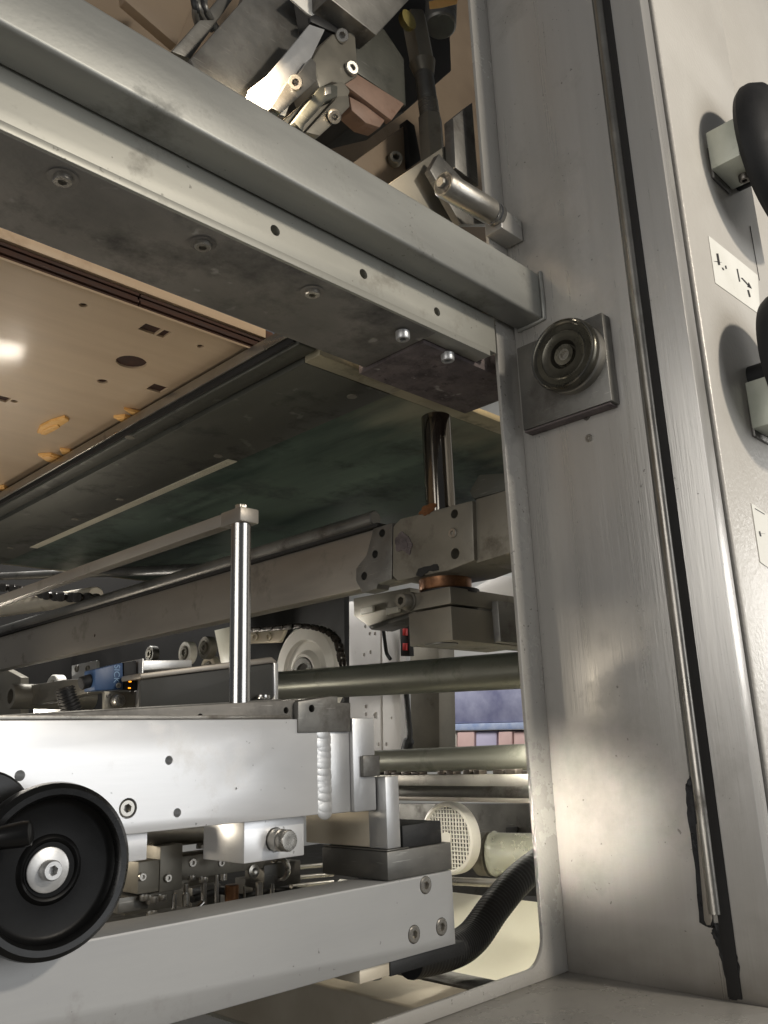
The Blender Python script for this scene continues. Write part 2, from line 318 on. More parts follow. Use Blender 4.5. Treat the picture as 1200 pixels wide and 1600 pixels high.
# guide rail: a bright half-round rod in a black seal
yr = .487
lathe('guide_rail', [(0, 0), (.0076, .001), (.0076, 1.85), (0, 1.86)], (1.0, yr, -.195), (0, 0, 1), 'raw', post, 20)
box('rail_seal', .9975, 1.0005, yr - .0185, yr - .003, -.278, 1.6, 'gap', post, .0006)
box('rail_seal', .9985, 1.0005, yr + .003, yr + .0105, -.20, 1.6, 'rawd', post, .0004)
def blob(name, pts, mat, par, X):
    bm = bmesh.new(); ring = []
    for i in range(len(pts)):
        (u, v), (u2, v2) = pts[i], pts[(i + 1) % len(pts)]
        for k in range(6):
            t = k / 6; ring.append(bm.verts.new(P(u + (u2 - u) * t + random.uniform(-.9, .9), v + (v2 - v) * t + random.uniform(-.9, .9), X=X)))
    f = bm.faces.new(ring); r = bmesh.ops.extrude_face_region(bm, geom=[f])
    for v in r['geom']:
        if isinstance(v, bmesh.types.BMVert): v.co.x -= .0012
    return obj(name, bm, mat, par, 0)
blob('grease_smear', [(1078, 1212), (1090, 1230), (1098, 1330), (1110, 1420), (1118, 1450), (1104, 1448), (1093, 1440), (1088, 1360), (1074, 1270), (1072, 1225)], 'grease', post, .9995)
blob('grease_smear', [(1116, 1442), (1132, 1444), (1148, 1480), (1156, 1512), (1153, 1562), (1141, 1562), (1131, 1515), (1122, 1480), (1112, 1458)], 'grease', post, .9995)
pp('slot_plate', [(1087, 1288), (1092, 1286), (1097, 1292), (1113, 1436), (1110, 1446), (1104, 1446), (1100, 1438)], .0015, 'flat', post, .0006, X=.9972)
# small domed rivets and knocks on the face
bolt(P(921, 685, X=1.0), NX, .0055, post, 'low', name='rivet')
bolt(P(917, 652, X=1.0), NX, .0048, post, 'low', 'boltd', name='rivet')
# edge bead and dark gasket on the far edge
box('edge_gasket', 1.0305, 1.046, .431, .60, -.30, 1.6, 'gap', post, 0)

# ---- round dial on a square block
dial = thing('dial_knob', 'round dark dial on a square dusty block beside the crossbeam end', 'knob', (1.0, .60, .51))
box('mounting_block', .978, .9995, .530, .676, .440, .572, 'rawd', dial, .0015)
box('dust_ridge', .980, .9995, .534, .676, .4365, .4398, 'crust', dial, .0012)
kc = Vector((.978, .580, .5175))
lathe('flange', [(0, 0), (.0505, 0), (.0505, .012), (.048, .0145), (0, .0145)], kc, NX, 'raw', dial, 56)
dl = lathe('dial', [(0, .0146), (.047, .0146), (.0515, .018), (.0525, .022), (.0525, .027), (.0505, .031), (.048, .0325), (.0455, .0315), (.0435, .029), (.036, .0285), (.0345, .0295), (.033, .0285), (.021, .0285), (.0195, .024), (.0165, .020), (0, .020)], kc, NX, 'knob', dial, 56)
lathe('dial_ring', [(.0475, .0325), (.0490, .0342), (.0505, .0325), (.0490, .0312), (.0475, .0325)], kc, NX, 'ring', dl, 56)
bolt(kc + NX * .0195, NX, .0125, dl, 'low')
lathe('washer', [(.0085, .0255), (.0150, .0255), (.0150, .0275), (.0085, .0275), (.0085, .0255)], kc, NX, 'ring', dl, 32)

# ================================================================ CROSSBEAM
beam = thing('crossbeam', 'long greenish grey square crossbeam welded to the post at its right end', 'beam', (1.0, .66, .612))
box('tube', -.8, .9985, .637, .686, .612, .689, 'beam', beam, .005, 4)
tube('weld_seam', [(.9975, .6355, .690), (.9975, .6345, .66), (.9975, .6345, .64), (.9975, .6355, .612), (.9975, .66, .6105), (.9975, .684, .6105)], .0035, 'beam', beam, 10)
# ---- bolted tool bar below the beam
tb = thing('tool_clamp_bar', 'drilled pale plate with grimy bolted underside beneath the crossbeam', 'clamp bar', (.5, .70, .545))
fp = box('front_plate', -.8, .943, .6875, .7135, .5565, .684, 'plate', tb, .0012)
cut(fp, [(P(430, 360, Y=.6875), NY, .0068, .018), (P(568, 428, Y=.6875), NY, .0068, .018), (P(683, 487, Y=.6875), NY, .0064, .018), (P(60, 175, Y=.6875), NY, .0001, .001)])
box('lip', -.8, .925, .6855, .7135, .5462, .5562, 'plate', tb, .001)
bpl = box('bottom_plate', -.8, .8105, .6895, .833, .5455, .575, 'grimy', tb, .0015)
box('end_plate', .8125, 1.06, .7155, .848, .541, .575, 'crust', tb, .002)
for u, v in ((98, 277), (317, 380), (488, 455)):
    p = P(u, v, Z=.5452); lathe('washer', [(.0, .0), (.0135, .0), (.0150, -.0012), (.0, -.0012)], p, (0, 0, 1), 'grimy', bpl, 28); bolt(p + Vector((0, 0, -.001)), NZ, .0092, bpl, 'low')
for u, v in ((629, 519), (699, 553)):
    bolt(P(u, v, Z=.5430), NZ, .0098, tb, 'cap', 'alud')
for i in range(26):   # crumbs of dust baked on the end plate
    c = Vector((random.uniform(.83, 1.04), random.uniform(.725, .84), .5405)); bm = bmesh.new(); bmesh.ops.create_icosphere(bm, subdivisions=1, radius=random.uniform(.0012, .0032))
    for v in bm.verts: v.co = Vector((v.co.x * random.uniform(1, 2.2), v.co.y * random.uniform(1, 2), v.co.z * .5)) + c
    obj('dust_clump', bm, 'crust', tb)

# ---- shiny cylinder beside the post above the beam
sc = thing('spring_plunger', 'shiny steel cylinder pointing out beside the post above the crossbeam', 'plunger', (.95, .668, .785))
p1 = P(778, 338, Y=.668); p0 = P(692, 287, Y=.668); ax = (p0 - p1).normalized(); ln = (p0 - p1).length
lathe('barrel', [(0, .018), (.0165, .018), (.0190, .021), (.0190, ln - .003), (.0172, ln), (0, ln)], p1, ax, 'raw', sc, 32)
lathe('collar', [(0, 0), (.0175, 0), (.0175, .008), (.0155, .010), (.0155, .012), (.0175, .013), (.0175, .016), (.0150, .0178), (0, .0178)], p1, ax, 'rod', sc, 32)
bolt(p0 + ax * .0005, ax, .0075, sc, 'hex')
lathe('end_cap', [(0, ln + .0002), (.0150, ln + .0002), (.0150, ln + .0008), (0, ln + .0008)], p1, ax, 'rawd', sc, 32)
box('mounting_tab', p1.x - .003, .9985, .660, .6918, p1.z - .025, p1.z + .012, 'rim', sc, .002)

# ================================================================ DIE BOARD
db = thing('die_board', 'tan plywood board with cut-out holes and dark layered edge', 'board', (.45, 1.5, .60))
ve = box('veneer', -.8, .742, .982, 2.45, .600, .6035, 'ply', db, .0004)
ZB = .600
cy = []; bx = []
for u, v, r in ((205, 566, .0235), (313, 541, .0052), (160, 596, .0085), (130, 477, .0055), (22, 627, .006), (367, 545, .0001)):
    cy.append((P(u, v, Z=ZB), NZ, r, .012))
def pxbox(us, Z, dep):
    q = [P(u, v, Z=Z) for u, v in us]; return (min(p.x for p in q), max(p.x for p in q), min(p.y for p in q), max(p.y for p in q), Z - dep, Z + dep)
q = P(243, 517, Z=ZB); bx += [(q.x - .022, q.x + .005, q.y - .011, q.y + .012, .59, .61), (q.x + .008, q.x + .020, q.y - .011, q.y + .012, .59, .61)]
q = P(246, 607, Z=ZB); bx += [(q.x - .014, q.x + .013, q.y - .014, q.y + .014, .59, .61)]
q = P(2, 623, Z=ZB); bx += [(q.x - .02, q.x + .012, q.y - .012, q.y + .012, .59, .61)]
cut(ve, cy, bx)
for poly in ([(58, 677), (62, 668), (80, 659), (101, 653), (108, 658), (92, 668), (70, 679)], [(177, 653), (195, 651), (214, 657), (211, 663), (190, 660)], [(193, 640), (215, 645), (239, 650), (236, 656), (210, 651)],
             [(59, 712), (80, 711), (103, 718), (99, 726), (74, 722)], [(93, 703), (110, 705), (122, 710), (118, 715), (97, 710)], [(-8, 762), (6, 761), (13, 764), (4, 768)]):
    pp('torn_wood_glow', poly, .006, 'plyglow', db, .0008, Z=ZB - .0052)
    pp('torn_wood_glow', [((u - poly[0][0]) * .6 + poly[0][0] + 6, (v - poly[0][1]) * .6 + poly[0][1] + 2) for u, v in poly], .006, 'plyglow', db, .0006, Z=ZB - .0075)
zs = [.6037, .6095, .6150, .6205, .6262]
xj = P(223, 470, Z=.61).x
for k in range(4):
    dy = (.004, .0, .004, .001)[k]
    for a, b in ((-.8, xj - .0012), (xj + .0012, .742)):
        box('ply_layer', a, b, .982 + dy + random.uniform(0, .0006), 2.45, zs[k], zs[k + 1] - .0006, 'plyedge', db, .0005)
box('top_board', -.8, .738, .978, 2.45, .6262, .641, 'ply', db, .0008)
box('corner_notch', .7385, .752, .978, 1.02, .606, .640, 'plyedge', db, .001)

# ---- rail beside the board
er = thing('edge_rail', 'dark steel edge rail running beside the plywood board', 'rail', (.72, 1.6, .556))
box('rail_body', .704, .739, .856, 2.50, .5585, .598, 'darkp', er, .004, 3)
box('bright_strip', .6935, .6985, .862, 2.50, .571, .588, 'raw', er, .0006)
box('shadow_groove', .6988, .7035, .862, 2.50, .562, .590, 'gap', er, 0)

# ================================================================ FEED PLATFORM
fpz = .5545
pf = thing('feed_platform', 'green and black coated platform seen from below with worn front edge', 'platform', (1.1, 1.5, fpz))
box('dark_panel', .7405, .921, .888, 2.48, fpz - .0035, fpz + .010, 'darkp', pf, .0012)
box('dark_panel_front_edge', .7405, .921, .853, .887, fpz - .003, fpz + .010, 'worn', pf, .0012)
box('green_panel', .9225, 1.80, .893, 2.48, fpz, fpz + .012, 'green', pf, .0012)
box('green_panel_front_edge', .9225, 1.80, .853, .892, fpz - .0005, fpz + .012, 'worn', pf, .0015)
bm = bmesh.new()
for i in range(9):
    a = i / 8 * 1.3; bbox(bm, .93, 1.46, 2.478 + .05 * math.sin(a), 2.49 + .05 * math.sin(a), fpz + .06 * (1 - math.cos(a)), fpz + .012 + .06 * (1 - math.cos(a)))
obj('rolled_end', bm, 'worn', pf)
q0 = P(357, 718, Z=fpz - .005); q1 = P(38, 854, Z=fpz - .005)
ps = box('perforated_strip', .8985, .9195, q0.y, q1.y, fpz - .0055, fpz - .0037, 'perf', pf, .0004)
cs = []
for i in range(46):
    for j in range(3): cs.append((Vector((.903 + j * .006, q0.y + .02 + i * .0085, fpz - .0055)), NZ, .0016, .0012))
cut(ps, cs)
for u, v in ((550, 619), (341, 712), (187, 780), (117, 811), (16, 856), (203, 683)):
    bolt(P(u, v, Z=fpz - .0036), NZ, .0085, pf, 'flat', 'olive', 'screw')


# ================================================================ FLAT BEAM AND GUIDE BRACKET
fb = thing('flat_rail_beam', 'dull steel flat beam with round edge bar under the green platform', 'beam', (1.0, 1.8, .26))
b = box('flat_bar', 1.0, 1.035, .93, 3.0, .266, .365, 'flat', fb, .0025)
cut(b, [(P(148, 993, X=1.0), NX, .004, .004)])
cyl('edge_bar', (.998, 1.01, .383), (.998, 3.0, .383), .0135, 'rawd', fb, 24)
box('bar_seat', .992, 1.03, 1.0, 3.0, .3655, .372, 'gap', fb, 0)

gb = thing('guide_bracket', 'grimy steel guide bracket clamped to the flat beam beside the post', 'bracket', (1.0, .87, .26))
X0 = .962
pl = pp('end_bracket', [(583, 826), (613, 816), (612, 905), (590, 912), (588, 920), (566, 926), (556, 908), (556, 888), (572, 868)], .03, 'rawd', gb, .0015, X=.985)
cut(pl, [(P(597, 833, X=.985), NX, .0072, .014), (P(586, 866, X=.985), NX, .0070, .014), (P(569, 900, X=.985), NX, .0072, .014)])
blk = pp('clamp_block', [(613, 822), (625, 810), (738, 781), (741, 876), (700, 892), (620, 908), (612, 900)], .115, 'olive', gb, .004, X=X0)
cut(blk, [(P(710, 803, X=X0), NX, .0072, .02), (P(711, 865, X=X0), NX, .0085, .02)])
bolt(P(709, 833, X=X0 + .0004), NX, .0076, blk, 'low')
blob('weld_patch', [(618, 842), (628, 830), (638, 838), (645, 850), (640, 866), (630, 860), (620, 862)], 'crust', gb, X0 - .0002)
blob('weld_patch', [(624, 846), (634, 842), (638, 856), (628, 858)], 'crust', gb, X0 - .0010)
blob('rust_patch', [(655, 803), (662, 791), (676, 786), (684, 787), (676, 800), (664, 806)], 'bronze', gb, X0 - .0002)
blob('rust_patch', [(650, 899), (654, 888), (684, 881), (686, 890), (668, 894), (660, 902)], 'rubber', gb, X0 - .0002)
pp('pale_block', [(743, 780), (800, 763), (803, 862), (744, 880)], .10, 'olive', gb, .0015, X=X0 + .008)
pp('top_shoe', [(733, 768), (748, 742), (800, 738), (800, 764), (740, 780)], .06, 'darkp', gb, .0015, X=X0 + .02)
pc = P(689, 792, X=X0 + .055)
cyl('guide_pin', (pc.x, pc.y, .10 + .16), (pc.x, pc.y, P(683, 650, X=X0 + .055).z), .0250, 'chrome', gb, 40, .002)
lathe('pin_wiper', [(.0255, -.004), (.034, -.004), (.036, .001), (.0258, .003), (.0255, -.004)], (pc.x, pc.y, P(690, 800, X=X0 + .0).z + .004), (0, 0, 1), 'bronze', gb, 32)
lathe('bush', [(.0, .0), (.040, .0), (.042, .003), (.042, .034), (0, .034)], (pc.x, pc.y, .236), (0, 0, 1), 'bronze', gb, 40)
lathe('bush_flange', [(.0, .0), (.047, .0), (.047, .007), (0, .007)], (pc.x + .006, pc.y - .004, .2285), (0, 0, 1), 'rubber', gb, 40)

lc = thing('split_clamp', 'split clamp block with socket bolt hanging below the guide bracket', 'clamp', (1.02, .88, .14))
A = P(703, 916, X=.97); B = P(637, 937, X=.97); Cc = P(703, 1001, X=.97); Dd = P(640, 1012, X=.97)
ya, yb = A.y, B.y; zt_, zb = A.z, Cc.z
zs1 = P(703, 945, X=.97).z
box('upper_jaw', .970, 1.16, ya, yb, zs1 + .0016, zt_, 'olive', lc, .0015)
box('lower_jaw', .970, 1.16, ya + .0006, yb, zb, zs1 - .0016, 'olive', lc, .0018)
box('jaw_web', 1.035, 1.159, ya + .0018, yb - .001, zs1 - .0015, zs1 + .0015, 'rawd', lc, 0)
box('rear_lug', 1.07, 1.30, ya - .012, ya + .06, zb + .002, zt_ - .014, 'rawd', lc, .002)
lathe('bore_plug', [(0, 0), (.026, 0), (.026, .0015), (0, .0015)], P(690, 1008, Z=zb - .0015), (0, 0, 1), 'rawd', lc, 32)
bolt(P(636, 940, X=.962), NX, .0128, lc, 'cap', 'olive')
cyl('bolt_boss', P(640, 940, X=.9705) + Vector((-.006, 0, 0)), P(640, 940, X=.9705) + Vector((.05, 0, 0)), .0155, 'olive', lc)

# ================================================================ ROD WITH CROSS BAR
rb = thing('stop_rod', 'slim bright steel rod carrying a flat bar that runs back under the platform', 'rod', (.569, .80, .05))
pr = P(375.5, 950, Y=.80)
cyl('rod', (pr.x, .80, .045), (pr.x, .80, .260), .0117, 'rod', rb, 32)
bzt = P(378, 797, X=.558).z
prism('flat_bar', [(.557, .826, .2600), (.573, .826, .2600), (.573, .826, .2755), (.557, .826, .2755)], (0, 1.5, .004), 'flat', rb, .0012)
box('bar_eye', .556, .583, .785, .8255, .2585, .2765, 'flat', rb, .002)
bolt(Vector((pr.x, .80, .2765)), Vector((0, 0, 1)), .0075, rb, 'hex')

# ================================================================ WHITE GUIDE BEAM WITH HANDWHEEL
YW = .74
gbm = thing('guide_beam', 'bright milled aluminium beam with drilled holes and weld seam', 'beam', (.4, YW, -.068))
xw = P(497, 1200, Y=YW).x
fpz0 = P(300, 1292, Y=YW).z
mb = box('front_face', -.8, xw, YW, YW + .05, -.0665, .0335, 'alu', gbm, .0012)
hb = P(200, 1263, Y=YW)
cut(mb, [(P(264, 1188, Y=YW), NY, .0042, .02), (P(31, 1212, Y=YW), NY, .0045, .02), (P(277, 1270, Y=YW), NY, .0042, .02), (hb, NY, .0090, .010), (P(369, 1232, Y=YW), NY, .0012, .002)])
bolt(hb + Vector((0, .0095, 0)), NY, .0078, mb, 'cap')
xw2 = P(549, 1200, Y=YW).x; xw3 = P(584, 1200, Y=YW).x
box('end_section', xw + .0175, xw2, YW + .002, YW + .05, -.0675, .022, 'alud', gbm, .0015)
box('weld_backing', xw + .0003, xw + .0172, YW + .004, YW + .049, -.066, .022, 'alud', gbm, 0)
# weld: stacked overlapping ripples
bm = bmesh.new(); nr = 24
for i in range(nr):
    z = -.0655 + (.0875) * i / nr; 
    m_ = Matrix.Translation((xw + .0088 + random.uniform(-.0007, .0007), YW + .0010, z + .002)) @ Matrix.Rotation(random.uniform(.15, .3), 4, 'Y') @ Matrix.Diagonal((.0112, .0017 + random.uniform(0, .0006), .0092, 1))
    bmesh.ops.create_uvsphere(bm, u_segments=14, v_segments=8, radius=1, matrix=m_)
obj('weld_bead', bm, 'alud', gbm)
ep = box('end_plate', xw2 + .0005, xw3, YW - .003, YW + .06, -.068, .0345, 'alud', gbm, .0018)
zk0 = P(575, 1214, Y=YW - .003).z; zk1 = P(575, 1180, Y=YW - .003).z
cut(ep, (), [(P(567, 1200, Y=YW - .003).x, xw3 + .02, YW - .02, YW + .08, zk0, zk1)])
box('stop_pin', P(568, 1200, Y=YW - .008).x, P(594, 1200, Y=YW - .008).x, YW - .008, YW + .075, zk0 + .0005, zk1 - .0005, 'rawd', gbm, .001)
# dirty top strip, notch block
ts = pp('top_strip', [(-60, 1123), (462, 1093), (462, 1131), (-60, 1133)], .034, 'grimy', gbm, .0015, Y=YW + .006)
cut(ts, [(P(313, 1120, Y=YW + .006), NY, .0032, .01), (P(447, 1110, Y=YW + .006), NY, .0035, .01)])
box('bright_lip', -.8, P(455, 1110, Y=YW).x, YW + .001, YW + .0055, .0338, .0375, 'raw', gbm, .0005)
nb = pp('notch_block', [(466, 1145), (466, 1096), (516, 1088), (528, 1088), (528, 1098), (548, 1098), (548, 1143)], .045, 'rawd', gbm, .001, Y=YW - .002)
cut(nb, [(P(487, 1107, Y=YW - .002), NY, .0042, .015)])

YH = .690
hw = thing('handwheel', 'black handwheel with steel hub bolt in front of the bright beam', 'handwheel', (.313, YW, -.082))
hc = Vector((.313, YH, -.0815)); D = NY
lathe('rim', [(.0535, -.010), (.0600, -.012), (.0640, -.007), (.0650, 0), (.0640, .006), (.0600, .010), (.0555, .0095), (.0535, .007), (.0525, .002), (.0525, -.007), (.0535, -.010)], hc, D, 'black', hw, 80)
ds = lathe('dish', [(.0528, .0035), (.0500, .0005), (.0470, -.0008), (.0260, -.0005), (.0245, .0008), (.0228, .0016), (.0210, .0012), (.0200, .0002), (0, .0002), (0, -.012), (.03, -.013), (.05, -.011), (.0528, .0035)], hc, D, 'bake', hw, 72)
lathe('hub_washer', [(0, .0005), (.0162, .0005), (.0166, .0012), (.0166, .0025), (.0158, .003), (0, .003)], hc + Vector((-.002, 0, 0)), D, 'alud', ds, 40)
bolt(hc + Vector((-.002, -.003, 0)), D, .0076, ds, 'cap', 'alud')
lathe('gear_hub', [(0, 0), (.038, 0), (.040, .002), (.040, .027), (.038, .029), (0, .029)], hc + Vector((-.047, .0485, .036)), D, 'black', hw, 48)
cyl('shaft', hc + Vector((0, .048, 0)), hc + Vector((0, .0165, 0)), .014, 'black', hw)
g0 = P(-10, 1312, Y=.672); g1 = P(34, 1306, Y=.650)
lathe('crank_grip', [(0, 0), (.0055, 0), (.0075, .004), (.0085, .020), (.0095, .034), (.0088, .0385), (.006, .040), (0, .040)], hc + Vector((-.062, -.010, .026)), (.80, -.55, .12), 'black', hw, 28)
cyl('crank_pivot', hc + Vector((-.055, 0, .022)), hc + Vector((-.055, -.016, .022)), .0075, 'black', hw)

# ---- things under the guide beam
wb = thing('pin_block', 'pale block with domed steel pin hanging under the bright beam', 'block', (.6, .76, -.11))
q0 = P(381, 1350, Y=.756); q1 = P(475, 1276, Y=.756)
ob = box('block', q0.x, q1.x, .756, .83, q0.z, -.0675, 'alu', wb, .0012)
pcn = P(430, 1312, Y=.756)
cut(ob, [(pcn, NY, .0125, .006)])
lathe('pin', [(0, -.004), (.0112, -.004), (.0112, .012), (.0098, .0128), (.0098, .0145), (.0108, .0155), (.0108, .022), (.0095, .0245), (.004, .0248), (0, .0243)], pcn, NY, 'bolt', wb, 32)
box('spacer_plate', -.1, P(232, 1320, Y=.75).x, .752, .80, P(232, 1343, Y=.752).z, -.0672, 'alu', thing('spacer_block', 'small pale spacer block under the beam behind the handwheel', 'block', (.4, .76, -.10)), .001)

cb = thing('corner_block', 'warm pale steel block with socket bolt at the end of the bright beam', 'block', (.70, .775, -.12))
YB = .7235
XB = P(606, 1325, Y=YB).x; xr = P(627, 1330, Y=YB).x; zb_ = P(606, 1327, Y=YB).z
box('upright', XB, xr, YB, YB + .030, zb_, P(615, 1213, Y=YB).z, 'alud', cb, .0012)
yk = P(478, 1285, X=XB + .001).y
ob = box('block', XB + .001, xr - .001, YB + .0305, yk, zb_ + .0005, -.0685, 'cream', cb, .001)
pb = P(588, 1307, X=XB + .001); cut(ob, [(pb, NX, .0105, .006)]); bolt(pb + Vector((.0055, 0, 0)), NX, .0090, ob, 'low')

sb = thing('stepped_bearer', 'dark stepped steel bearer standing on the lower beam end', 'block', (.76, .77, -.142))
c = P(607, 1384, Y=.7215); XS = c.x; yf = P(503, 1350, X=XS).y; zt2 = zb_ - .0006
box('body', XS, P(706, 1340, Y=.7215).x, .7215, yf, -.1420, P(690, 1318, Y=.7215).z, 'rawd', sb, .0015)
box('seat', XS + .0005, P(640, 1340, Y=.722).x, .722, yf - .002, P(690, 1318, Y=.7215).z + .0003, zt2, 'rawd', sb, .001)
box('rubber_pad', P(629, 1300, Y=.724).x, P(690, 1300, Y=.724).x, .724, .80, P(690, 1318, Y=.7215).z + .0003, P(660, 1286, Y=.724).z, 'rubber', sb, .0015)

# ================================================================ LOWER BEAM
lb = thing('lower_beam', 'long smooth silver beam with three flush bolts below the handwheel', 'beam', (.5, .72, -.22))
lbz0, lbz1 = -.2225, -.1425
xe = P(709, 1410, Y=.72).x
ob = box('bar', -.8, xe, .72, .775, lbz0, lbz1, 'satin', lb, .0016)
bl = [P(665, 1383, Y=.72), P(647, 1460, Y=.72), P(690, 1448, Y=.72)]
cut(ob, [(p, NY, .0098, .004) for p in bl])
for p in bl: bolt(p + Vector((0, .0038, 0)), NY, .0090, ob, 'low')
q = P(612, 1521, Y=.722); q2 = P(722, 1480, Y=.722)
ft = box('foot_plate', q.x, xe + .02, .7235, .80, -.2375, -.2228, 'rubber', lb, .001)
box('foot_tongue', P(556, 1505, Y=.73).x, q.x - .0005, .7245, .80, -.2365, -.2228, 'cream', lb, .001)
bolt(P(584, 1512, Y=.745), NZ, .0095, lb, 'cap')

# ---- mechanism between the beams
am = thing('adjuster', 'cluster of steel blocks, rods and screws between the two beams', 'adjuster', (.6, .9, -.14))
def pbox(name, u0, v0, u1, v1, Y, depth, mat, par, bevel=.001):
    a = P(u0, (v0 + v1) / 2, Y=Y); b = P(u1, (v0 + v1) / 2, Y=Y); um = (u0 + u1) / 2
    t = P(um, v0, Y=Y); c = P(um, v1, Y=Y); return box(name, a.x, b.x, Y, Y + depth, c.z, t.z, mat, par, bevel)
pbox('upright_block', 250, 1320, 285, 1392, .86, .05, 'olive', am)
pbox('side_block', 216, 1345, 249, 1395, .86, .06, 'olive', am)
pbox('arm', 282, 1330, 412, 1366, .88, .04, 'olive', am)
ca = am.children[-1]
lathe('arm_eye', [(0, 0), (.0075, 0), (.0075, .003), (.004, .004), (0, .002)], P(395, 1361, Y=.8795), NY, 'raw', am, 24)
pbox('arm_end', 413, 1348, 470, 1385, .90, .04, 'rawd', am)
pbox('foot_block', 196, 1396, 272, 1424, .90, .06, 'olive', am)
pbox('base_block', 185, 1400, 232, 1424, .87, .06, 'rawd', am)
cyl('cross_rod', P(215, 1303, Y=.87), P(372, 1300, Y=.93), .012, 'raw', am)
cyl('cross_rod', P(215, 1283, Y=.91), P(430, 1288, Y=.97), .008, 'raw', am)
for u, v0, v1, r, m_ in ((318, 1372, 1418, .0035, 'rod'), (362, 1382, 1412, .0085, 'bronze'), (382, 1384, 1412, .0015, 'rod'), (290, 1380, 1402, .0030, 'rod')):
    a = P(u, v0, Y=.91); b = P(u, v1, Y=.91); cyl('stud', b, (b.x, b.y, a.z), r, m_, am, 16)
cyl('bent_pin', P(318, 1410, Y=.905), P(304, 1424, Y=.905), .0032, 'rod', am, 12)
for u, v, r in ((238, 1400, .0065), (226, 1398, .005), (253, 1398, .005), (237, 1424, .0055), (300, 1368, .004), (318, 1370, .005)):
    p = P(u, v, Y=.862); bolt(p, NZ, r, am, 'cap')
for u, v in ((318, 1325), (350, 1330)):
    bolt(P(u, v, Y=.885), (0, 0, 1), .0085, am, 'low')
lathe('eye_ring', [(.010, -.003), (.0135, -.003), (.0145, 0), (.0135, .004), (.010, .004), (.010, -.003)], P(438, 1358, Y=.895), (-1, -.3, 0), 'rod', am, 28)
for y0, y1 in ((1356, 1350), (1372, 1366), (1385, 1378)):
    cyl('wire_rod', P(455, y0, Y=.93), P(520, y1, Y=.97), .0028, 'raw', am, 12)
pbox('upper_bar', 238, 1306, 352, 1320, .91, .03, 'raw', am); pbox('lower_bar', 276, 1370, 352, 1382, .93, .03, 'olive', am)
pbox('rear_block', 300, 1384, 345, 1416, .97, .04, 'rawd', am); pbox('rear_block', 395, 1372, 432, 1402, .98, .04, 'rawd', am)
for u, v0, v1, r, m_ in ((272, 1396, 1420, .0032, 'rod'), (338, 1366, 1412, .0026, 'rod'), (405, 1378, 1406, .0045, 'raw'), (348, 1352, 1376, .005, 'bolt'), (290, 1396, 1416, .0045, 'bolt'), (425, 1380, 1402, .0028, 'rod')):
    a = P(u, v0, Y=.90); b = P(u, v1, Y=.90); cyl('stud', b, (b.x, b.y, a.z), r, m_, am, 16)
for u, v, r in ((262, 1372, .0042), (300, 1348, .0045), (345, 1348, .0042), (222, 1370, .0042)): bolt(P(u, v, Y=.8585), NY, r, am, 'low')
tube('air_line', spline([P(300, 1405, Y=.93), P(345, 1392, Y=.95), P(375, 1402, Y=.93), P(420, 1392, Y=.95), P(470, 1392, Y=.93)], 40), .0042, 'rubber', am, 10)
tag(box('mechanism_tray', -.1, .80, .80, 1.5, -.24, -.192, 'rawd', None, .001), 'dull steel tray under the adjuster behind the lower beam', 'tray')

# ================================================================ SENSOR AND CLUTTER BEHIND THE ROD
sn = thing('sensor', 'small blue and black sensor with orange lights on a steel bracket', 'sensor', (.58, 1.05, .08))
YS = 1.05
bd = pp('body', [(148, 1046), (192, 1035), (193, 1077), (148, 1079)], .03, 'blue', sn, .0015, Y=YS)
be = pp('black_end', [(193.5, 1035), (213, 1032), (215, 1079), (193.5, 1077)], .03, 'blackm', sn, .001, Y=YS)
pp('bracket', [(163, 1080), (217.5, 1081), (217.5, 1112), (163, 1112)], .006, 'olive', sn, .0006, Y=YS + .004)
box('bracket_wing', P(216.5, 1040, Y=YS).x, P(219, 1040, Y=YS).x, YS - .01, YS + .05, P(217, 1112, Y=YS).z, P(217, 1030, Y=YS).z, 'alud', sn, .0005)
for u, v, w_, h_ in ((203.5, 1065, 3.5, 1.6), (202.5, 1075, 3.5, 1.6)):
    pp('indicator_light', [(u - w_ / 2, v - h_ / 2), (u + w_ / 2, v - h_ / 2), (u + w_ / 2, v + h_ / 2), (u - w_ / 2, v + h_ / 2)], .001, 'led', be, 0, Y=YS - .001)
bolt(P(184.5, 1071, Y=YS), NY, .0035, sn, 'low')
bolt(P(182, 1095, Y=YS + .002), NY, .0085, sn, 'cap')
bolt(P(170, 1087, Y=YS + .003), NY, .003, sn, 'flush', 'boltd'); bolt(P(207, 1082, Y=YS + .003), NY, .003, sn, 'flush', 'boltd')
cyl('cable_plug', P(146, 1062, Y=YS + .014), P(126, 1068, Y=YS + .014), .0085, 'blackm', sn)
cu = bpy.data.curves.new('txt', 'FONT'); cu.body = 'SICK'; cu.size = .0115; cu.extrude = .0002; cu.align_x = 'CENTER'; cu.align_y = 'CENTER'
to = bpy.data.objects.new('txt', cu); COL.objects.link(to); bpy.context.view_layer.update()
tm = bpy.data.meshes.new_from_object(to.evaluated_get(bpy.context.evaluated_depsgraph_get())); bpy.data.objects.remove(to)
tx = bpy.data.objects.new('lettering', tm); COL.objects.link(tx); tm.materials.clear(); tm.materials.append(MT['bluet'])
tx.rotation_euler = (math.pi / 2, -math.pi / 2 * -1, 0); place(tx, bd, P(182, 1053, Y=YS - .0006))

hz = spline([P(101, 1074, Y=1.0), P(105, 1090, Y=1.0), P(112, 1108, Y=1.0), P(121, 1132, Y=1.0)], 44)
tag(tube('sensor_hose', hz, .010, 'rubber', None, 16, lambda i: .0118 if (i // 2) % 2 else .0095), 'short black corrugated hose beside the blue sensor', 'hose')

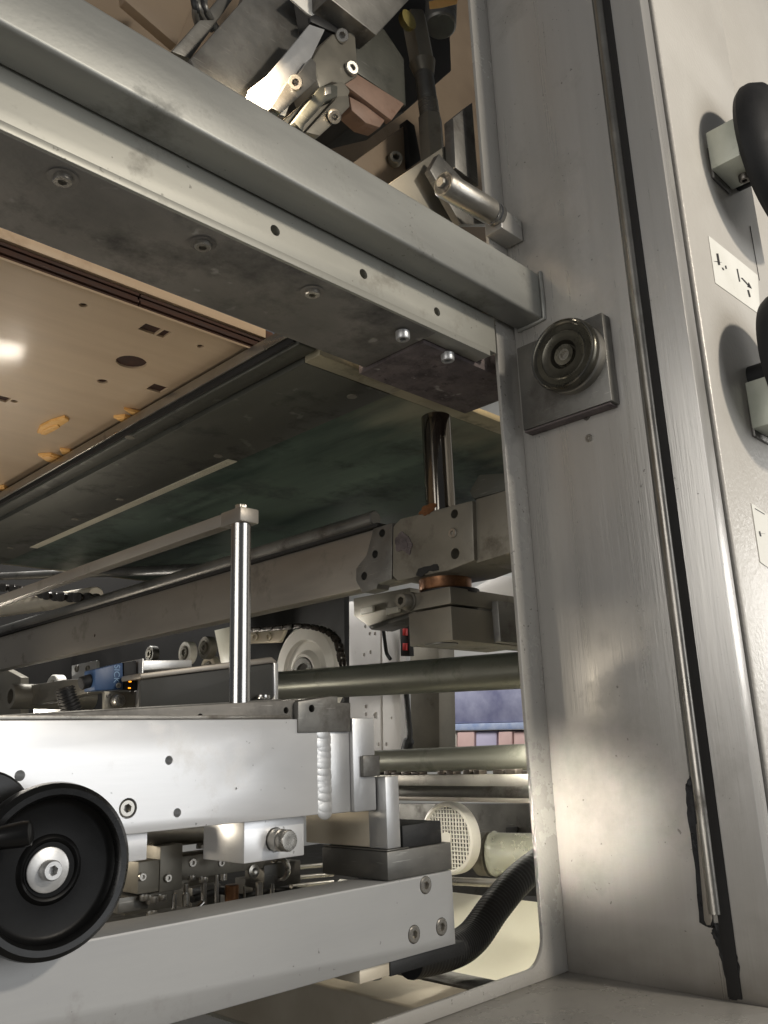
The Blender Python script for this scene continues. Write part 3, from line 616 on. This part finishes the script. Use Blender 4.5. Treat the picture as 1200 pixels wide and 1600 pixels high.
ch = thing('channel_rail', 'steel channel with rounded end and shade-toned web behind the bright rod', 'channel', (.75, 1.0, .06))
YC = 1.0
pp('web', [(219, 1062), (430, 1034), (434, 1040), (434, 1092), (219, 1108)], .006, 'webshade', ch, .003, Y=YC)
pp('top_flange', [(219, 1052), (425, 1026), (433, 1033), (433, 1040), (426, 1036), (219, 1061)], .05, 'flat', ch, .002, Y=YC - .004)
pp('end_flange', [(428, 1032), (435, 1037), (435, 1094), (429, 1094)], .05, 'alud', ch, .001, Y=YC - .004)
pp('upper_strip', [(219, 1032), (300, 1031), (300, 1042), (219, 1048)], .03, 'alud', ch, .001, Y=YC + .05)
lathe('thumb_nut', [(0, 0), (.0095, 0), (.0098, .001), (.0098, .005), (.009, .006), (0, .006)], P(411, 1092, Y=YC - .012), (0, 0, 1), 'rod', ch, 24)
pp('base_strip', [(-40, 1119), (440, 1092), (440, 1096), (-40, 1122)], .15, 'rawd', ch, .0006, Y=.80)

def wheel(name, label, u, v, X, R, th, mat='white', hub=.35, group=None, par=None):
    c = P(u, v, X=X); t = thing(name, label, 'roller', c, group)
    lathe('tyre', [(R * .62, 0), (R * .66, th * .1), (R * .94, th * .12), (R, th * .02), (R, -th), (R * .6, -th), (R * .62, 0)], c, NX, mat, t, 48)
    lathe('hub', [(0, -th * .2), (R * hub * .55, -th * .2), (R * hub * .55, th * .25), (R * hub, th * .25), (R * hub, -th * .1), (R * .62, -th * .1), (R * .62, -th * .8), (0, -th * .8)], c, NX, 'olive', t, 40)
    bolt(c + NX * (-th * .15), NX, R * hub * .45, t, 'low'); return t
big = thing('idler_pulley', 'big white stepped wheel at the end of the long roller', 'wheel', P(475, 1035, X=1.48))
wc = P(478, 1052, X=1.48)
lathe('disc', [(.03, .0), (.045, .012), (.05, .012), (.062, .0), (.085, -.004), (.09, .006), (.122, .006), (.130, 0), (.130, -.03), (.03, -.03), (.03, 0)], wc, NX, 'white', big, 64)
lathe('bearing', [(.0, .004), (.026, .004), (.026, .013), (.040, .013), (.043, .010), (.043, 0), (0, 0)], wc, NX, 'rawd', big, 48)
wheel('small_roller', 'small cream guide roller left of the twin rollers', 289, 1020, 1.30, .032, .02, 'white', .5)
wheel('small_roller', 'upper cream roller with socket bolt right of its twin', 320, 1012, 1.34, .032, .02, 'olive', .45)
wheel('small_roller', 'lower cream roller half hidden by the channel', 325, 1045, 1.36, .036, .02, 'cream', .5)
wheel('small_roller', 'dark roller behind the flat beam above the sensor', 234, 1022, 1.40, .026, .02, 'rawd', .5)
wheel('small_roller', 'pale grey roller left of the sensor cable plug', 82, 1078, 1.30, .052, .03, 'white', .4)
tr = thing('tube_end', 'hollow grey tube end at the left edge behind the beam', 'tube', P(16, 1088, X=1.0))
lathe('tube', [(.021, 0), (.034, 0), (.036, -.003), (.036, -.25), (.021, -.25), (.021, 0)], P(16, 1088, X=1.0), NX, 'olive', tr, 40)
pp('arm', [(20, 1075), (100, 1062), (160, 1060), (160, 1078), (60, 1100), (24, 1106)], .04, 'olive', tr, .003, X=1.05)
lp = thing('link_plate', 'grey link plate with two bolts above the blue sensor', 'plate', P(125, 1050, X=1.12))
pp('plate', [(112, 1040), (150, 1032), (152, 1078), (112, 1084)], .01, 'alud', lp, .001, X=1.12)
for u, v in ((121, 1045), (138, 1045)): bolt(P(u, v, X=1.1195), NX, .0095, lp, 'low', 'olive')
rl = thing('roller_link', 'cream link plate with two round bolts beside the white wheel', 'plate', P(405, 996, X=1.32))
pp('plate', [(388, 988), (445, 984), (436, 1004), (388, 1006)], .012, 'cream', rl, .003, X=1.32)
for u in (400, 421): bolt(P(u, 995, X=1.319), NX, .0105, rl, 'low', 'cream')
tag(pp('cover_plate', [(335, 985), (365, 978), (362, 1042), (345, 1036)], .01, 'ivory', None, .001, X=1.6), 'ivory slanted plate behind the twin rollers', 'plate')
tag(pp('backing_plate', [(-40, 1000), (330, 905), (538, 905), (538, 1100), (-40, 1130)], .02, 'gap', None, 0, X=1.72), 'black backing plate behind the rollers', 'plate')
pp('frame_arm', [(-20, 1030), (32, 1058), (32, 1140), (-20, 1140)], .03, 'olive', tr, .002, X=1.25)
pp('frame_arm', [(50, 1095), (95, 1088), (110, 1130), (55, 1130)], .03, 'olive', tr, .002, X=1.15)
# chain: side plates and pins, dark, climbing over the wheel and along the underside left
def chain(name, label, path, n, r):
    t = thing(name, label, 'chain', path[0]); pts = spline(path, n)
    for i in range(n):
        a, b = pts[i], pts[i + 1]; d = (b - a).normalized(); c = (a + b) / 2; s = d.cross(Vector((1, 0, 0))).normalized(); bm = bmesh.new()
        for k in (-1, 1):
            m_ = Matrix.Translation(c + Vector((k * r * (.9 if i % 2 else 1.3), 0, 0))) @ frame(d).to_4x4() @ Matrix.Diagonal((r * .35, r * 1.1, (b - a).length * .75, 1))
            bmesh.ops.create_uvsphere(bm, u_segments=10, v_segments=8, radius=1, matrix=m_)
        lathe_bm([(0, 0), (r * .7, 0), (r * .7, r * 3.2), (0, r * 3.2)], a - Vector((r * 1.6, 0, 0)), (1, 0, 0), 10, bm)
        obj('link', bm, 'chain', t)
X_ = 1.46
chain('drive_chain', 'dark oily roller chain running over the big white wheel', [P(380, 985, X=X_), P(430, 982, X=X_), P(470, 978, X=X_), P(505, 984, X=X_), P(526, 1000, X=X_), P(536, 1040, X=X_)], 26, .007)
chain('drive_chain', 'dark roller chain under the left end of the green platform', [P(-20, 915, X=1.13), P(40, 922, X=1.13), P(90, 932, X=1.13), P(150, 935, X=1.13)], 14, .014)
tag(cyl('back_roller', P(-60, 962, X=1.16), P(150, 930, X=1.16), .026, 'cream'), 'pale roller in shade under the left platform end', 'roller')
tag(cyl('back_shaft', P(-60, 903, X=1.2), P(330, 888, X=1.2), .014, 'rawd'), 'dark shaft under the green platform end', 'shaft')
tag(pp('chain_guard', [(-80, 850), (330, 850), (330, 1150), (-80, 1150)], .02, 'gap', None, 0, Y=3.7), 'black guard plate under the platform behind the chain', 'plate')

# ================================================================ BACKGROUND MACHINE, RIGHT OF THE WHEEL
mr = thing('long_roller', 'long dull steel roller passing behind the post at mid height', 'roller', P(620, 1065, X=1.40))
a = P(430, 1072, X=1.40); b = P(830, 1046, X=1.40); dirv = (b - a)
cyl('drum', a, b, .0365, 'roller', mr, 48)
cyl('journal', a - dirv.normalized() * .12, a, .018, 'rawd', mr)
cab = thing('control_cabinet', 'white sheet metal cabinet with rows of small holes behind the roller', 'cabinet', P(590, 1165, X=1.95))
xc = 1.95
s1 = pp('panel', [(520, 940), (594, 940), (596, 1185), (520, 1185)], .03, 'cab', cab, .001, X=xc)
s2 = pp('panel', [(596.5, 940), (624, 940), (626, 1185), (598.5, 1185)], .03, 'cab', cab, .001, X=xc)
cut(s1, [(P(u, v, X=xc), NX, r, .006) for u, v, r in ((571, 979, .006), (578, 990, .006), (586, 990, .006), (579, 1019, .006), (569, 1023, .006), (572, 1104, .007), (572, 1116, .006), (587, 1118, .010), (592, 1163, .006), (545, 981, .005))])
cut(s2, [(P(u, v, X=xc), NX, r, .006) for u, v, r in ((604, 1163, .006), (606, 985, .005), (612, 1122, .004))])
pp('column', [(640, 940), (684, 940), (687, 1185), (642, 1185)], .08, 'olive', cab, .002, X=2.1)
tag(tube('wall_cable', spline([P(598, 975, X=1.93), P(601, 1000, X=1.93), P(604, 1020, X=1.93), P(610, 1030, X=1.93)], 16), .006, 'rubber', None, 10), 'thin dark cable curling on the white cabinet', 'cable')
tag(tube('drop_cable', spline([P(635, 1085, X=1.93), P(638, 1120, X=1.93), P(640, 1150, X=1.93), P(634, 1175, X=1.93)], 20), .010, 'rubber', None, 10, lambda i: .009 + (.008 if i > 14 else 0)), 'thick black cable hanging beside the grey column', 'cable')
tag(pp('terminal_strip', [(624, 950), (636, 950), (640, 1025), (626, 1025)], .02, 'gap', None, .001, X=1.9), 'dark terminal strip behind the split clamp', 'strip')
for v, lab in ((987, 'upper small red cap beside the split clamp'), (1010, 'lower small red cap beside the split clamp')):
    tag(pp('red_cap', [(629, v - 5), (634, v - 5), (634, v + 6), (629, v + 6)], .01, 'red', None, .001, X=1.89), lab, 'cap')
hb_ = thing('overhead_bracket', 'grey bracket hanging under the flat beam left of the split clamp', 'bracket', P(595, 950, X=1.6))
pp('plate', [(552, 935), (640, 918), (640, 957), (575, 978), (553, 962)], .05, 'olive', hb_, .002, X=1.60)
pp('flange', [(575, 979), (640, 958), (640, 964), (580, 984)], .08, 'rawd', hb_, .001, X=1.59)
for u in (572, 612): pp('tab', [(u - 9, 951), (u + 10, 947), (u + 10, 956), (u - 9, 960)], .01, 'white', hb_, .001, X=1.585)
tag(pp('light_cover', [(728, 925), (775, 900), (812, 902), (812, 935), (740, 935)], .03, 'cab', None, .002, X=1.9), 'bright white cover glimpsed between bracket and clamp', 'cover')

pile = thing('carton_pile', 'blurred pile of pink and lilac cartons wrapped in blue film', 'carton pile', P(750, 1165, X=3.2))
XP = 3.2
pp('film_wrap', [(670, 1070), (840, 1060), (840, 1128), (672, 1132)], .6, 'film', pile, .01, X=XP)
pp('print_strip', [(676, 1132), (840, 1128), (840, 1139), (676, 1142)], .6, 'sky', pile, .004, X=XP - .01)
for i, (u0, u1, m_) in enumerate(((672, 702, 'pink'), (704, 713, 'white'), (714, 741, 'pink'), (743, 776, 'lilac'), (778, 800, 'pink'), (802, 840, 'pink'))):
    pp('carton', [(u0, 1143), (u1, 1142), (u1, 1200), (u0, 1200)], .6, m_, pile, .008, X=XP + .01 * (i % 2))

dr = thing('lower_roller', 'dull roller above the flat guide rail behind the post', 'roller', P(700, 1188, X=1.5))
cyl('drum', P(560, 1191, X=1.5), P(850, 1182, X=1.5), .0265, 'roller', dr, 40)
gr = thing('guide_rail_bar', 'flat steel guide rail with broken chain links lying on top', 'rail', P(720, 1218, X=1.42))
a = P(560, 1220, X=1.42); b = P(850, 1219, X=1.42)
box('bar', 1.42, 1.46, b.y, a.y, P(720, 1228, X=1.42).z, P(720, 1210.5, X=1.42).z, 'raw', gr, .001)
for i in range(16):
    y = b.y + (a.y - b.y) * (i + random.uniform(-.3, .3)) / 16; z = P(720, 1210.5, X=1.42).z
    if i in (4, 9): continue
    box('chain_piece', 1.425, 1.45, y, y + random.uniform(.012, .028), z + .0002, z + random.uniform(.005, .011), 'chain', gr, .001)
dk = thing('dark_shaft', 'dark greasy shaft just below the flat guide rail', 'shaft', P(720, 1240, X=1.48))
cyl('shaft', P(560, 1238, X=1.48), P(850, 1238, X=1.48), .0155, 'rawd', dk, 32)
box('lower_strip', 1.46, 1.49, P(850, 1250, X=1.46).y, P(560, 1250, X=1.46).y, P(720, 1253, X=1.46).z, P(720, 1246, X=1.46).z, 'flat', dk, .001)
tag(pp('rear_cover', [(560, 1256), (860, 1256), (860, 1400), (560, 1400)], .03, 'rawd', None, .002, X=1.85), 'dull grey rear cover behind the fan grille', 'cover')
tag(pp('square_plate', [(790, 1293), (808, 1292), (808, 1306), (791, 1307)], .006, 'gap', None, .001, X=1.84), 'small dark square plate above the clear cup', 'plate')

# fan cover with a real grille
fan = thing('fan_cover', 'round ivory fan cover with square mesh grille beside the stepped bearer', 'fan cover', P(700, 1310, X=1.5))
fc = P(699.5, 1309.5, X=1.5); fr = .0735
lathe('rim', [(fr * .88, .0), (fr * .93, .006), (fr, .004), (fr * 1.03, -.004), (fr * 1.03, -.022), (fr * .95, -.022), (fr * .88, 0)], fc, NX, 'white', fan, 56)
for i in range(-7, 8):
    t = i * fr * .88 / 7.6; h = math.sqrt(max(0, (fr * .9) ** 2 - t * t))
    box('grille_bar', fc.x - .001, fc.x + .003, fc.y + t - .0012, fc.y + t + .0012, fc.z - h, fc.z + h, 'white', fan, .0003)
    if i % 1 == 0: box('grille_bar', fc.x - .0016, fc.x + .0022, fc.y - h, fc.y + h, fc.z + t - .0010, fc.z + t + .0010, 'white', fan, .0003)
lathe('hub_cap', [(0, 0), (.012, 0), (.013, .002), (.013, .005), (0, .006)], fc + NX * .001, NX, 'white', fan, 24)
lathe('backing', [(0, -.02), (fr * .9, -.02), (fr * .9, -.024), (0, -.024)], fc, NX, 'gap', fan, 40)
cup = thing('clear_cup', 'translucent plastic filter cup lying sideways right of the fan cover', 'cup', P(790, 1335, X=1.5))
a = P(768, 1334, X=1.62); 
lathe('cup', [(0, 0), (.040, 0), (.047, .004), (.049, .010), (.047, .014), (.045, .018), (.043, .14), (0, .14)], a, (.25, -1, .02), 'clear', cup, 40)
lathe('holder', [(0, -.045), (.030, -.045), (.046, -.03), (.048, -.002), (0, -.002)], a, (.25, -1, .02), 'olive', cup, 40)
lathe('filter', [(0, .035), (.030, .035), (.034, .04), (.034, .13), (0, .13)], a, (.25, -1, .02), 'resin', cup, 32)
tag(cyl('tie_rod', P(690, 1376, X=1.42), P(800, 1381, X=1.42), .008, 'raw'), 'thin steel tie rod below the fan cover', 'rod')
iv = thing('ivory_tray', 'smooth ivory sheet cover lit below the black hose', 'cover', (1.3, 1.0, -.45))
pts = []
for i in range(9):
    t = i / 8; pts.append((1.62 - .55 * t, -.33 - .16 * t - .05 * math.sin(math.pi * t)))
back = [(x + .01, z - .012) for x, z in pts][::-1]
prism('sheet', [(x, .72, z) for x, z in pts + back], (0, 1.1, 0), 'ivory', iv, 0)

# corrugated black hose
hp = spline([P(640, 1500, Y=.815), P(700, 1487, Y=.82), P(738, 1465, Y=.83), P(775, 1415, Y=.84), P(815, 1370, Y=.85), P(875, 1325, Y=.87)], 240)
tag(tube('cable_hose', hp, .02, 'rubber', None, 20, lambda i: .0228 if (i // 2) % 2 else .0222), 'black corrugated cable hose curving up behind the post', 'hose')

# base beams of the pit
bb = thing('base_beam', 'stained cream base beam crossing under the lower beam end', 'beam', (.9, 1.2, -.3))
box('beam', .825, .925, .712, 1.9, -.38, -.302, 'cream', bb, .004, 3)
box('dark_edge', .9255, .975, .712, 1.9, -.38, -.300, 'rawd', bb, .002)
blob2 = bmesh.new()
tag(box('pit_panel', -.1, .82, .712, 1.9, -.50, -.47, 'gap', None, .001), 'dark panel at the bottom below the lower beam', 'panel')

# ================================================================ OUTER PANEL WITH HANDLES, RIGHT
op = thing('outer_panel', 'glossy hammered grey outer panel right of the post', 'panel', (1.2, .44, -.3))
box('sheet', 1.0475, 1.345, .4235, .45, -.35, 1.62, 'hammer', op, .004, 3)
box('rear_sheet', 1.3475, 2.6, .452, .48, -.35, 1.62, 'hammer', op, .002)
def label(name, lab, px, strokes, Y):
    t = thing(name, lab, 'label', P(*px[0], Y=Y)); pp('paper', px, .0006, 'paper', t, 0, Y=Y)
    for s in strokes: pp('print_mark', s, .0004, 'ink', t, 0, Y=Y - .0005)
def stroke(u0, v0, u1, v1, w_):
    return [(u0 - w_, v0), (u0 + w_, v0), (u1 + w_, v1), (u1 - w_, v1)]
label('arrow_label', 'white arrow label on the outer panel between the two handles', [(1107, 368), (1184, 430), (1188, 492), (1118, 442)],
      [stroke(1121, 396, 1124, 414, 1.6), stroke(1117, 408, 1126, 410, 2), stroke(1152, 420, 1156, 440, .9), stroke(1159, 434, 1170, 446, 1.2), [(1170, 441), (1175, 451), (1168, 448)], stroke(1169, 453, 1172, 464, 1.3), stroke(1129, 418, 1131, 422, 1), stroke(1134, 415, 1135, 420, 1)], .4225)
label('white_label', 'white card label on the outer panel below both handles', [(1174, 786), (1215, 815), (1225, 905), (1188, 878)],
      [stroke(1187, 830, 1189, 838, 1.0), stroke(1186, 833, 1196, 834, .6), [(1180, 794), (1195, 803), (1195, 804), (1180, 795)]], .4225)

def handle(name, lab, left, R, face, Yk):
    # face: pixel corners of the pale block's near side (top at the panel, top near us, bottom near us, bottom at the panel)
    c = P(*left, Y=Yk); c.x += R; t = thing(name, lab, 'handle', (c.x, .423, c.z))
    lathe('wheel', [(0, .026), (R * .55, .027), (R * .80, .022), (R * .94, .011), (R, -.004), (R, -.014), (R * .96, -.021), (R * .88, -.024), (0, -.024)], c, NY, 'blackm', t, 64)
    lathe('wheel_back', [(0, -.0245), (R * .6, -.0245), (R * .5, -.034), (0, -.036)], c, NY, 'blackm', t, 40)
    lathe('stem', [(0, -.036), (.02, -.036), (.02, Yk - .423), (0, Yk - .423)], c, NY, 'blackm', t, 24)
    a = P(*face[0], Y=.418); xf = a.x; b = P(*face[1], X=xf); d = P(*face[2], X=xf)
    ob = box('clamp_block', xf, xf + .075, b.y, .418, d.z, (a.z + b.z) / 2, 'clamp', t, .0015)
    box('clamp_foot', xf + .010, xf + .07, .4185, .4232, d.z - .008, a.z - .02, 'rawd', t, .001)
    bolt(Vector((xf + .052, b.y + .016, d.z)), NZ, .0085, ob, 'cap', 'boltd')
    return t
handle('clamp_handle', 'upper black round clamp handle with pale block on the outer panel', (1167, 188), .125, ((1102, 207), (1146, 185), (1154, 243)), .352)
handle('clamp_handle', 'lower black round clamp handle with grey block on the outer panel', (1207, 533), .105, ((1164, 600), (1204, 583), (1210, 660)), .352)
tag(box('panel_seam', 1.30, 1.3008, .4226, .4234, .70, .80, 'gap', None, 0), 'thin dark seam line below the upper clamp handle', 'seam')

# ================================================================ UPPER MECHANISM ABOVE THE CROSSBEAM
uw = tag(box('inner_wall', -.2, 1.9, 1.32, 1.34, 1.05, 2.6, 'beige', None, .002), 'beige painted inner wall above the crossbeam', 'wall')
dp = tag(pp('tilted_plate', [(322, 140), (298, 92), (378, 2), (400, -60), (448, -60), (469, 63), (420, 125), (430, 200)], .012, 'rawd', None, .001, Y=.86), 'dark scratched steel plate behind the lit clamp bar', 'plate')
tag(pp('brown_panel', [(195, 0), (190, -60), (330, -60), (300, 10), (276, 70)], .02, 'beige', None, .002, Y=1.10), 'brownish panel in the upper left gap', 'panel')
tag(pp('dark_bar', [(268, 80), (366, -30), (384, -30), (298, 92)], .02, 'rawd', None, .002, Y=.90), 'dark diagonal bar left of the scratched plate', 'bar')
cc = thing('cable_clump', 'tangle of dark cables at the top left', 'cable', P(310, 20, Y=.92))
for i in range(5):
    tube('cable', spline([P(292 + i * 8, -30, Y=.90 + .01 * i), P(300 + i * 6 + random.uniform(-8, 8), 5, Y=.89), P(306 + i * 5, 25, Y=.90), P(312 + i * 5 + random.uniform(-6, 6), 45, Y=.92)], 14), .006, 'rubber' if i % 2 else 'rawd', cc, 10)
cl = thing('gripper_clamp', 'brightly lit steel gripper clamp with socket bolts above the crossbeam', 'clamp', P(490, 140, Y=.80))
pp('lit_bar', [(484, 38), (508, 46), (486, 92), (468, 118), (446, 182), (385, 160), (392, 138), (420, 116)], .008, 'alud', cl, .001, Y=.800)
pp('keeper', [(486, 90), (494, 98), (494, 127), (440, 176), (424, 168), (452, 124), (470, 112)], .012, 'raw', cl, .001, Y=.786)
bolt(P(462, 130, Y=.786), Vector((-.55, -.6, -.6)), .0105, cl, 'cap')
pp('hub_body', [(500, 72), (520, 52), (556, 48), (560, 118), (538, 132), (520, 128), (500, 138), (494, 120), (488, 92)], .06, 'olive', cl, .004, Y=.815)
pp('lower_body', [(500, 138), (536, 126), (548, 142), (530, 185), (470, 215), (440, 190)], .05, 'olive', cl, .003, Y=.800)
pp('jaw', [(459, 190), (500, 136), (517, 131), (528, 134), (528, 150), (510, 158), (476, 196), (474, 206)], .02, 'darkp', cl, .002, Y=.780)
pp('jaw_cap', [(508, 136), (517, 135), (518, 146), (509, 148)], .004, 'raw', cl, .0005, Y=.778)
pp('finger', [(528, 150), (545, 148), (547, 166), (524, 190), (500, 212), (478, 206), (512, 168)], .03, 'olive', cl, .002, Y=.786)
bolt(P(521, 181, Y=.782), Vector((-.3, -.6, -.75)), .0100, cl, 'cap')
bolt(P(533, 58, Y=.815), Vector((-.45, -.7, -.5)), .011, cl, 'cap')
bolt(P(548, 108, Y=.812), Vector((-.2, -.95, -.2)), .0115, cl, 'low')
wblk = thing('wear_block', 'reddish worn block under a dark steel body at the top', 'block', P(600, 150, Y=.85))
pp('dark_body', [(556, 50), (582, 40), (600, 44), (632, 92), (635, 166), (580, 128), (556, 112)], .05, 'darkp', wblk, .003, Y=.83)
za = P(555, 116, Y=.825).z
pp('worn_face', [(534, 128), (556, 114), (632, 162), (612, 188)], .014, 'copper', wblk, .0015, Y=.822)
pp('worn_foot', [(546, 150), (606, 182), (594, 199), (572, 192), (550, 172)], .03, 'copper', wblk, .002, Y=.83)
tag(pp('top_block', [(512, -60), (690, -60), (646, -8), (588, 55), (514, -4)], .05, 'rawd', None, .002, Y=.79), 'speckled grey steel block entering from the top edge', 'block')
sh = thing('light_shield', 'pale curved shield glowing at the top above the lit clamp', 'shield', P(500, 20, Y=.83))
pp('shield', [(455, -2), (500, -40), (560, 10), (552, 40), (530, 48), (515, 38), (490, 26), (480, 20)], .004, 'white', sh, .0008, Y=.830)
pp('black_lip', [(484, 26), (492, 22), (530, 42), (528, 52), (512, 46), (486, 34)], .006, 'rubber', sh, .001, Y=.822)
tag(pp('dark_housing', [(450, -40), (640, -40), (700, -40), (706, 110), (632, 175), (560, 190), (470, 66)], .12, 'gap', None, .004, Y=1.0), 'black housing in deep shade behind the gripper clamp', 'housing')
tn = thing('turnbuckle', 'upright hexagonal turnbuckle rod in the dark gap left of the post', 'rod', P(675, 240, Y=.84))
def hexbar(name, p, q, r, mat, par, n=6): return lathe(name, [(0, 0), (r * .9, 0), (r, .004), (r, (q - p).length - .004), (r * .9, (q - p).length), (0, (q - p).length)], p, q - p, mat, par, n)
a = P(677, 262, Y=.84); b = P(672, 184, Y=.84); c_ = P(660, 100, Y=.84); d_ = P(646, 26, Y=.84)
hexbar('lower_body', a, b, .0225, 'olive', tn); cyl('threaded_rod', b, c_, .0175, 'rawd', tn); hexbar('upper_body', c_, d_, .0245, 'olive', tn)
lathe('taper', [(.0175, 0), (.0245, .028)], c_ - (d_ - c_).normalized() * .026, d_ - c_, 'olive', tn, 24)
for i in range(9): lathe('thread', [(.0175, -.001), (.0186, 0), (.0175, .001)], b + (c_ - b) * (.04 + i * .03), c_ - b, 'rawd', tn, 20)
tag(lathe('yellow_cap', [(0, 0), (.016, 0), (.018, .004), (.018, .012), (0, .014)], P(632, 36, Y=.83), NY, 'yellow', None, 28), 'small yellow cap beside the turnbuckle top', 'cap')
tag(cyl('dark_cylinder', P(690, -20, Y=.95), P(688, 42, Y=.95), .035, 'rawd'), 'dark cylinder hanging behind the turnbuckle', 'cylinder')
tag(pp('paper_tag', [(671, 2), (716, -8), (714, 6), (690, 12), (672, 14)], .001, 'plyglow', None, 0, Y=.80), 'small pale tag at the top beside the post', 'tag')
sp = thing('side_plates', 'stack of grey steel plates behind the spring plunger', 'plate', P(720, 240, Y=.74))
pp('tall_plate', [(708, 184), (738, 160), (748, 290), (712, 262)], .02, 'rawd', sp, .001, Y=.722)
pp('slanted_plate', [(606, 288), (710, 218), (716, 268), (760, 345), (700, 350)], .015, 'olive', sp, .001, Y=.745)
pp('front_plate', [(672, 265), (686, 240), (770, 330), (770, 350), (720, 350)], .012, 'rawd', sp, .001, Y=.716)
bolt(P(706, 202, Y=.742), NY, .008, sp, 'low', 'alud')
lw = thing('lower_mount', 'brownish mounting block with socket bolt behind the crossbeam', 'block', P(590, 260, Y=.88))
pp('mount', [(540, 262), (640, 190), (648, 262), (600, 310)], .05, 'beige', lw, .002, Y=.88)
bolt(P(616, 252, Y=.876), Vector((-.5, -.8, -.1)), .0125, lw, 'cap', 'olive')
pp('dark_slot', [(636, 186), (648, 196), (658, 250), (640, 262)], .02, 'gap', lw, .001, Y=.87)
